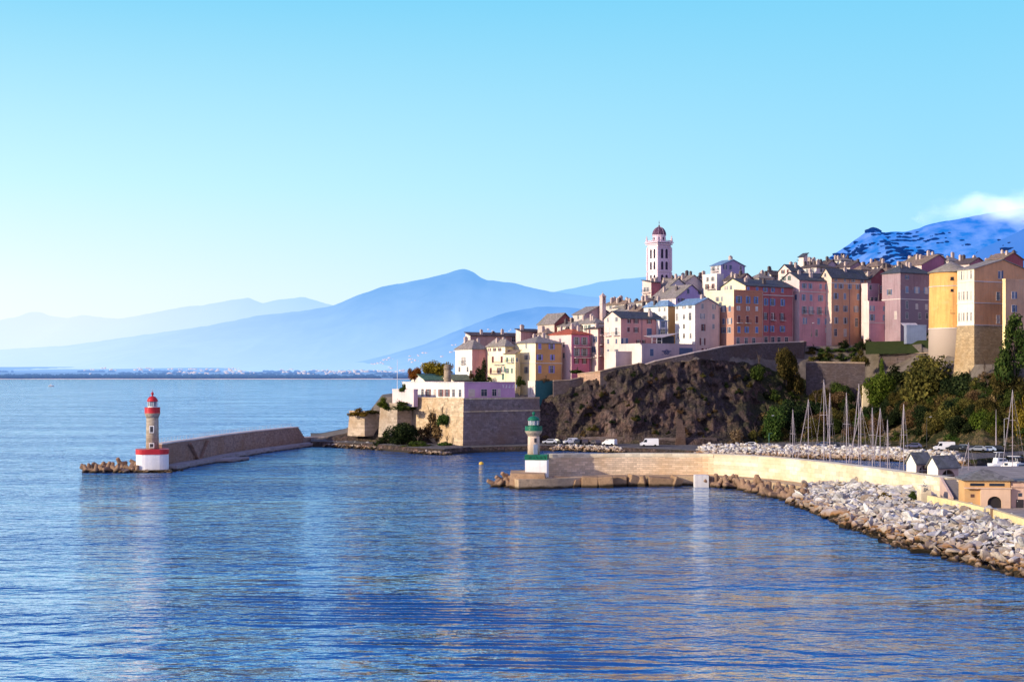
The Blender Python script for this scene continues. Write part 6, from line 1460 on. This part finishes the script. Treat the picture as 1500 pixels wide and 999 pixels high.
def vehicles():
    Wc, Sc, Dc = (.78, .78, .78), (.35, .37, .40), (.03, .035, .045)
    def rd(px, f): R = trow(px); return R[2][1]*(1-f)+R[3][1]*f
    def put(kind, px, f, rz, col, lab):
        Y = rd(px, f); R = trow(px); z = R[2][0]*(1-f)+R[3][0]*f; i = int(np.argmin(abs(TU-px))); z = float(np.interp(Y, TG[i][2:10, 1], TG[i][2:10, 2])) if True else z
        vehicle(kind, px, HOR-FOC*(z-EYE)/Y, Y, rz, col, lab)
    put('car', 805, .45, 3.2, (.6, .62, .65), 'silver car parked behind the green lighthouse at the foot of the cliff'); put('car', 814, .5, 2.6, Dc, 'dark car just right of the silver car by the cliff')
    put('small_van', 835, .4, 3.5, Wc, 'white hatchback facing left on the cliff road'); put('car', 848, .5, 1.2, Dc, 'dark car right of the white hatchback'); put('car', 858, .5, 1.4, (.06, .05, .06), 'black car left of the small white van'); put('car', 872, .4, 2.0, (.10, .09, .10), 'dark grey car nose to the small white van')
    put('small_van', 893, .35, 2.5, Wc, 'small white van with dark windows above the low stones'); put('van', 951, .35, 3.14, Wc, 'tall white delivery van alone on the road below the cliff')
    put('van', 1383, .45, 3.1, Wc, 'white van among dark cars at the right end of the road'); put('car', 1397, .5, 2.9, Dc, 'dark car right of the white van under the trees'); put('car', 1409, .55, 2.8, (.25, .32, .42), 'blue grey car under the green trees'); put('car', 1419, .5, 3.0, Dc, 'black car left of the light pole under the trees')
    put('car', 1432, .5, 2.9, (.30, .33, .38), 'grey car below the bright green trees'); put('car', 1446, .45, 3.0, (.4, .48, .6), 'pale blue car near the right end of the quay'); put('car', 1458, .5, 2.9, Dc, 'dark car farthest right on the quay road')
    put('car', 1206, .5, 3.0, (.05, .08, .2), 'dark blue car in front of the tan roadside wall'); put('car', 1218, .5, 3.1, Dc, 'black car right of the dark blue car'); put('car', 1338, .5, 3.0, (.10, .11, .2), 'dark car by the pole above the far boulders'); put('car', 1099, .5, 3.0, Wc, 'white car behind the far boulders')
def lamp(px, py, Y, h, label, col=IRON, arm=1.0):
    root = empty('street_lamp', P(px, py, Y), .3, label, 'street lamp'); b = MB(); b.lathe([(.16, -.5), (.14, .6), (.07, .8), (.05, h)], 8); b.tube((0, 0, h-.1), (arm, 0, h+.15), .045); b.obj('pole', col, root); b = MB(); b.hull8([(arm-.1, -.12, h), (arm+.55, -.1, h+.08), (arm+.55, .1, h+.08), (arm-.1, .12, h)], [(arm-.1, -.1, h+.2), (arm+.5, -.05, h+.2), (arm+.5, .05, h+.2), (arm-.1, .1, h+.2)]); b.obj('lamp_head', RAILW, root)
def lamps():
    lamp(1126.5, 653, 390, 8.2, 'thin green lamp post behind the far boulders', paint((.12, .30, .24), .5)); lamp(1357.5, 655, 380, 8, 'dark lamp post by the road left of the white van')
    lamp(1189, 491, 436, 3.6, 'small lamp in front of the pink tenement', IRON, .3); lamp(1471, 655, 374, 7.5, 'grey lamp post under the trees near the right edge', RAILW)
    b = MB(); b.lathe([(.2, 0), (.16, 3), (.08, 8), (.03, 11)], 8); 
    tag(b.obj('pole', MAST), 'pale pole on the quay beside the last dark car', 'pole').location = P(1459, 662, 366); bpy.data.objects['pole'].scale = (1, 1, .42)
boats(); vehicles(); lamps()

# ------------------------------------------------------------------ trees and shrubs
def crown_mesh(seed, n, blobs, q=.05, shape='round'):
    g = np.random.default_rng(seed); C = []
    for k in range(blobs):
        if shape == 'round': d = g.standard_normal(3); d /= np.linalg.norm(d); c = d*np.array([.34, .34, .32])*g.uniform(.45, 1.05); r = g.uniform(.13, .24)
        elif shape == 'pine': t = k/blobs; a = g.uniform(0, 6.3); rr = (.42*(1-t)+.06)*g.uniform(.5, 1); c = np.array([rr*math.cos(a), rr*math.sin(a), -.45+.95*t]); r = .09+.10*(1-t)
        elif shape == 'cypress': t = k/blobs; c = np.array([g.uniform(-.1, .1), g.uniform(-.1, .1), -.5+t]); r = .34*math.sin(math.pi*(.12+t*.84))**.8
        else: a = g.uniform(0, 6.3); rr = g.uniform(0, .42); c = np.array([rr*math.cos(a), rr*math.sin(a), -.42+g.uniform(0, .72)*(1-rr/.5)]); r = g.uniform(.12, .22)
        C.append((c, r))
    w = np.array([r**2 for _, r in C]); w /= w.sum(); idx = g.choice(len(C), n, p=w)
    cen = np.array([C[i][0] for i in idx]); rr = np.array([C[i][1] for i in idx]); d = g.standard_normal((n, 3)); d /= np.linalg.norm(d, axis=1)[:, None]
    p = cen + d*(rr*(g.uniform(.25, 1.12, n)**.6))[:, None]
    nrm = d+.8*g.standard_normal((n, 3)); nrm /= np.linalg.norm(nrm, axis=1)[:, None]
    up = g.standard_normal((n, 3)); u = np.cross(nrm, up); u /= np.linalg.norm(u, axis=1)[:, None]; v = np.cross(nrm, u); s_ = q*g.uniform(.5, 1.3, n)[:, None]
    V = np.stack([p-u*s_, p+v*s_*.55, p+u*s_, p-v*s_*.55], 1).reshape(-1, 3); F = np.arange(4*n).reshape(n, 4)
    return V, F
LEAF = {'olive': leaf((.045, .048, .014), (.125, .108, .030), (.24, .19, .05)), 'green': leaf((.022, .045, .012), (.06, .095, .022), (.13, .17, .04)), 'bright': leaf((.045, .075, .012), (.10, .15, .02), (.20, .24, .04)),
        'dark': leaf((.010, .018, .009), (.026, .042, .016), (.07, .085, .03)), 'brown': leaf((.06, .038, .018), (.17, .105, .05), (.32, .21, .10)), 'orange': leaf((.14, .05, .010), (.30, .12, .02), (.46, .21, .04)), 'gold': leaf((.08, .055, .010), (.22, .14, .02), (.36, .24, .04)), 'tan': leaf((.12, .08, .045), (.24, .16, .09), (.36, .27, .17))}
BARK = paint((.10, .07, .05), .9, .4)
_cm = {}
def cmesh(shape, var, colr):
    k = (shape, var, colr)
    if k not in _cm:
        par = {'round': (7500, 26, .032), 'shrub': (1900, 16, .05), 'pine': (4200, 34, .036), 'cypress': (1800, 10, .045)}[shape]
        kk = ('g', shape, var)
        if kk not in _cm: _cm[kk] = crown_mesh(var*13+hash(shape) % 7 if False else var*13+len(shape), par[0], par[1], par[2], shape)
        V, F = _cm[kk]; _cm[k] = np_mesh('crown', V, F, [LEAF[colr]])
    return _cm[k]
def trunk_mb():
    b = MB(); b.tube((0, 0, -.6), (.01, 0, -.25), .05, .04, 7); b.tube((.01, 0, -.25), (-.01, .01, .12), .04, .022, 7)
    for a, z in ((.3, -.22), (2.2, -.15), (4.1, -.18), (5.3, -.05)): b.tube((0, 0, z), (.24*math.cos(a), .24*math.sin(a), z+.3), .022, .008, 5)
    return b.mesh('trunk', [BARK])
TRUNK = trunk_mb(); STEM = TRUNK
def plant(px, base, w, h, shape, colr, label, Y=None, name=None, group=None, cat=None, dep=None, at=None):
    """w, h in photograph pixels at that depth"""
    if Y and Y > 300 and px > 1000: Y += SH(px)*.9
    g = at if at is not None else (P(px, base, Y) if Y else ground(px, base))
    k = g.y/FOC; W_, H_ = w*k, h*k; name = name or ('shrub' if shape == 'shrub' else 'tree')
    root = empty(name, (g.x, g.y, g.z), rng.uniform(0, 6.3), label, cat or name, group)
    off = .30 if shape == 'shrub' else .48
    tr = link('trunk' if name != 'shrub' else 'stem', TRUNK, root, (0, 0, H_*.5), None, (W_*.55, W_*.55, H_*.9))
    link('crown' if name != 'shrub' else 'foliage', cmesh(shape, rng.randrange(3), colr), root, (0, 0, H_*off), (0, 0, rng.uniform(0, 6)), (W_*(.98 if shape != 'cypress' else 1.3), (dep or W_)*.98, H_*.98))
def greenery():
    T = [
     (1352, 607, 92, 96, 'round', 'olive', 'largest broad olive green tree in the middle of the hillside', None, 393), (1387, 645, 46, 76, 'round', 'olive', 'tall bushy tree right of and below the broad olive tree', None, 386),
     (1486, 552, 62, 92, 'pine', 'green', 'dark green pine in front of the palace at the right edge', None, 383), (1480, 640, 104, 104, 'round', 'olive', 'wide olive brown tree below the pine at the right edge', None, 384),
     (1434, 640, 46, 52, 'round', 'bright', 'bright yellow green bushy tree above the parked cars', None, 380), (1456, 642, 44, 46, 'round', 'bright', 'second bright green tree, right of the first one', None, 379), (1500, 650, 46, 90, 'round', 'gold', 'yellowish leafy tree cut by the right edge', None, 377),
     (1292, 560, 9, 36, 'cypress', 'bright', 'slender yellow green cypress beside the rubble wall', None, 408), (1292, 600, 52, 60, 'round', 'bright', 'ivy like bright green bush tree right of the cream buttress', None, 400), (1312, 555, 40, 30, 'shrub', 'dark', 'dark bush under the grass terrace wall', None, 409),
     (1334, 552, 36, 28, 'shrub', 'dark', 'dark bush right of the other one under the terrace wall', None, 408), (1262, 528, 26, 30, 'shrub', 'olive', 'greyish bush above the right end of the rubble wall', None, 421), (1336, 640, 30, 44, 'round', 'dark', 'small dark tree behind the masts near the left hut', None, 386),
     (1152, 562, 40, 58, 'round', 'olive', 'pale olive tree growing from the cliff below the long parapet', None, 416), (1166, 560, 26, 62, 'shrub', 'olive', 'brownish shrub climbing at the right end of the parapet', None, 417), (1112, 548, 30, 46, 'shrub', 'green', 'green creeper hanging below the parapet', None, 417),
     (1405, 560, 28, 34, 'shrub', 'olive', 'olive shrub at the foot of the round tower', None, 399), (1424, 606, 66, 66, 'round', 'dark', 'deep shaded dark tree between the big olive tree and the palace', None, 392), (1442, 560, 30, 52, 'shrub', 'brown', 'brown dry creeper on the palace plinth', None, 388), (1455, 580, 40, 40, 'shrub', 'brown', 'reddish brown shrub below the pine', None, 388),
     (1132, 655, 46, 66, 'round', 'green', 'green tree on the right foot of the rocky cliff', None, 396), (1106, 655, 34, 50, 'shrub', 'olive', 'olive shrub at the cliff foot left of the green tree', None, 396), (1080, 640, 26, 36, 'shrub', 'tan', 'pale tan dry shrub on the rocky cliff foot', None, 399), (1078, 655, 36, 26, 'shrub', 'tan', 'low tan shrub right above the far boulders', None, 397),
     (1160, 650, 50, 70, 'round', 'dark', 'dark tree in the shaded hollow behind the leftmost mast', None, 399), (1200, 645, 44, 36, 'shrub', 'green', 'hedge like green bush behind the tallest mast', None, 399), (1226, 640, 36, 30, 'shrub', 'green', 'green bush behind the tan roadside wall', None, 400), (1250, 612, 54, 40, 'shrub', 'dark', 'dark bush below the rubble retaining wall', None, 402),
     (1195, 600, 44, 40, 'shrub', 'dark', 'dark bush left below the rubble retaining wall', None, 404), (1283, 645, 40, 46, 'shrub', 'olive', 'olive bush behind the masts above the far boulders', None, 392), (1310, 650, 36, 36, 'shrub', 'brown', 'russet bush behind the masts above the far boulders', None, 388), (1245, 648, 36, 30, 'shrub', 'brown', 'brownish red bush right of the tan roadside wall', None, 392),
     (1350, 652, 40, 30, 'shrub', 'brown', 'russet bush on the slope left of the white van', None, 387), (1398, 648, 30, 14, 'shrub', 'bright', 'low fresh green bush above the dark cars', None, 381),
     (607, 558, 24, 24, 'round', 'orange', 'small orange autumn tree at the seaward end', None, 440), (640, 560, 50, 38, 'round', 'gold', 'golden autumn tree behind the green roofed shed', None, 446), (592, 572, 16, 14, 'shrub', 'green', 'green bush beside the flagpole', None, 428),
     (703, 562, 30, 34, 'shrub', 'dark', 'dark shrub in front of the pink side wall', None, 437), (709, 560, 9, 36, 'cypress', 'dark', 'dark ivy covered tree trunk in front of the narrow yellow house', None, 436), (716, 562, 22, 20, 'shrub', 'green', 'green bush below the narrow yellow house', None, 435), (761, 562, 18, 16, 'shrub', 'green', 'green bush below the large yellow house', None, 438),
     (800, 559, 22, 16, 'shrub', 'brown', 'brown potted bush on top of the green stall', None, 435), (690, 552, 10, 14, 'shrub', 'brown', 'little brown bush below the white and pink house', None, 440), (846, 545, 26, 12, 'shrub', 'green', 'low green bush at the foot of the magenta house', None, 441),
     (631, 632, 42, 54, 'shrub', 'brown', 'dry brown creeper covering the sunlit bastion face', None, 419.5), (648, 616, 26, 34, 'shrub', 'green', 'green shrub growing high on the sunlit bastion face', None, 415), (655, 655, 34, 28, 'shrub', 'green', 'green shrub at the foot of the sunlit bastion', None, 411),
     (592, 655, 52, 40, 'round', 'dark', 'dark bushy tree in the shade left of the large bastion', None, 416), (565, 652, 36, 40, 'shrub', 'dark', 'dark shrub in the hollow between the small bastions', None, 424), (612, 652, 34, 22, 'shrub', 'green', 'green shrub below the sunlit bastion left corner', None, 410), (617, 654, 56, 10, 'shrub', 'bright', 'low pale weeds along the quay below the bastion', None, 408),
     (527, 606, 34, 16, 'shrub', 'gold', 'yellowish scrub topping the seaward bastion', None, 431), (546, 604, 28, 12, 'shrub', 'olive', 'olive scrub on the back of the seaward bastion', None, 433), (562, 594, 26, 18, 'shrub', 'bright', 'yellow green scrub on the left of the middle bastion', None, 427), (585, 597, 46, 18, 'shrub', 'green', 'thick green scrub overhanging the middle bastion', None, 425),
     (1294, 702+26, 24, 14, 'shrub', 'gold', 'yellow green weeds at the foot of the curved sea wall', None, 224), (1338, 737-9, 22, 14, 'shrub', 'green', 'green weeds among the boulders beside the scrawled pillar', None, 216), (1305, 731, 14, 12, 'shrub', 'gold', 'dry yellow weed tuft on the boulder crest', None, 221)]
    for px, base, w, h, sh, colr, lab, _, Y in T: plant(px, base, w, h, sh, colr, lab, Y)
    r_ = random.Random(77)
    for k in range(26):     # along the terraces between parapet and tower
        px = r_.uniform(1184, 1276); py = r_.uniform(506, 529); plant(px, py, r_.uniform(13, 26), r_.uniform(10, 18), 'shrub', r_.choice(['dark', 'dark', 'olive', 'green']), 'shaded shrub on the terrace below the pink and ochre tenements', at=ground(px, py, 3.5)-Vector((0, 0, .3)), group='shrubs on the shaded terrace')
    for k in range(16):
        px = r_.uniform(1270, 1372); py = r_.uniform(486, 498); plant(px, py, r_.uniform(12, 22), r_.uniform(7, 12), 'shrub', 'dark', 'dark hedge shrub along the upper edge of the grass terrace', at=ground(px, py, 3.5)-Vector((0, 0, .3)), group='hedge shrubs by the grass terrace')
    n = 0
    while n < 70:           # scattered on the dark cliff
        px = r_.uniform(790, 1110); py = r_.uniform(548, 648)
        if noise.noise(Vector((px*.02, py*.03, 9))) < -.02: continue
        g = ground(px, py); s_ = r_.uniform(5, 15); plant(px, py, s_, s_*.8, 'shrub', r_.choice(['dark', 'dark', 'olive', 'brown']), 'small dull shrub clinging to the dark rocky cliff', at=g, group='shrubs on the rocky cliff'); n += 1
    n = 0
    while n < 74:           # green slope right of the cliff
        px = r_.uniform(1110, 1500); py = r_.uniform(575, 648); g = ground(px, py); s_ = r_.uniform(17, 38); plant(px, py+4, s_, s_*r_.uniform(.7, 1.0), 'shrub', r_.choice(['dark', 'green', 'olive', 'olive', 'brown']), 'bush in the dense thicket on the slope behind the masts', at=g-Vector((0, 0, .6)), group='thicket bushes on the slope'); n += 1
    n = 0
    while n < 80:           # hillside wood between the rubble wall and the palace
        px = r_.uniform(1180, 1500); py = r_.uniform(578, 640); g = ground(px, py); s_ = r_.uniform(22, 44); plant(px, py+4, s_, s_*r_.uniform(.75, 1.1), 'round', r_.choice(['olive', 'olive', 'green', 'brown', 'dark']), 'leafy tree in the hillside wood behind the harbour masts', at=g-Vector((0, 0, .8)), name='tree', group='trees of the hillside wood'); n += 1
    n = 0
    while n < 34:
        px = r_.uniform(1375, 1500); py = r_.uniform(548, 600); g = ground(px, py); s_ = r_.uniform(16, 34); plant(px, py+4, s_, s_*r_.uniform(.7, 1.0), 'shrub', r_.choice(['dark', 'dark', 'olive', 'green']), 'dark bush on the steep slope below the palace', at=g-Vector((0, 0, .6)), group='bushes below the palace'); n += 1
greenery()
# lawn of the upper terrace
def lawn():
    m, nt, out = new_mat('lawn_grass'); N = NT(nt); p = N.coord('Position'); n = N.noise(p, .6, 6, .7)
    N.l(N.bsdf(N.mix(n, (.022, .036, .010), (.055, .065, .02)), .95, .05, N.bump(n, .5, .1)), out.inputs[0]); nu, nv = 24, 8; V = np.zeros((nu, nv, 3))
    for i in range(nu):
        px = 1268+i*4.6
        for j in range(nv):
            Y = 421.5+SH(px)+j*2.0; py0 = 519-(px-1268)*.02; z = zof(py0, 421.5+SH(px))+j*.62+ .25*noise.noise(Vector((px*.1, j, 0))); V[i, j] = (xof(px, Y), Y, z)
    tag(link('lawn', np_mesh('lawn', V.reshape(-1, 3), grid_faces(nu, nv), [m], True)), 'shaded grass terrace below the old mauve house', 'lawn', kind='structure')
lawn()
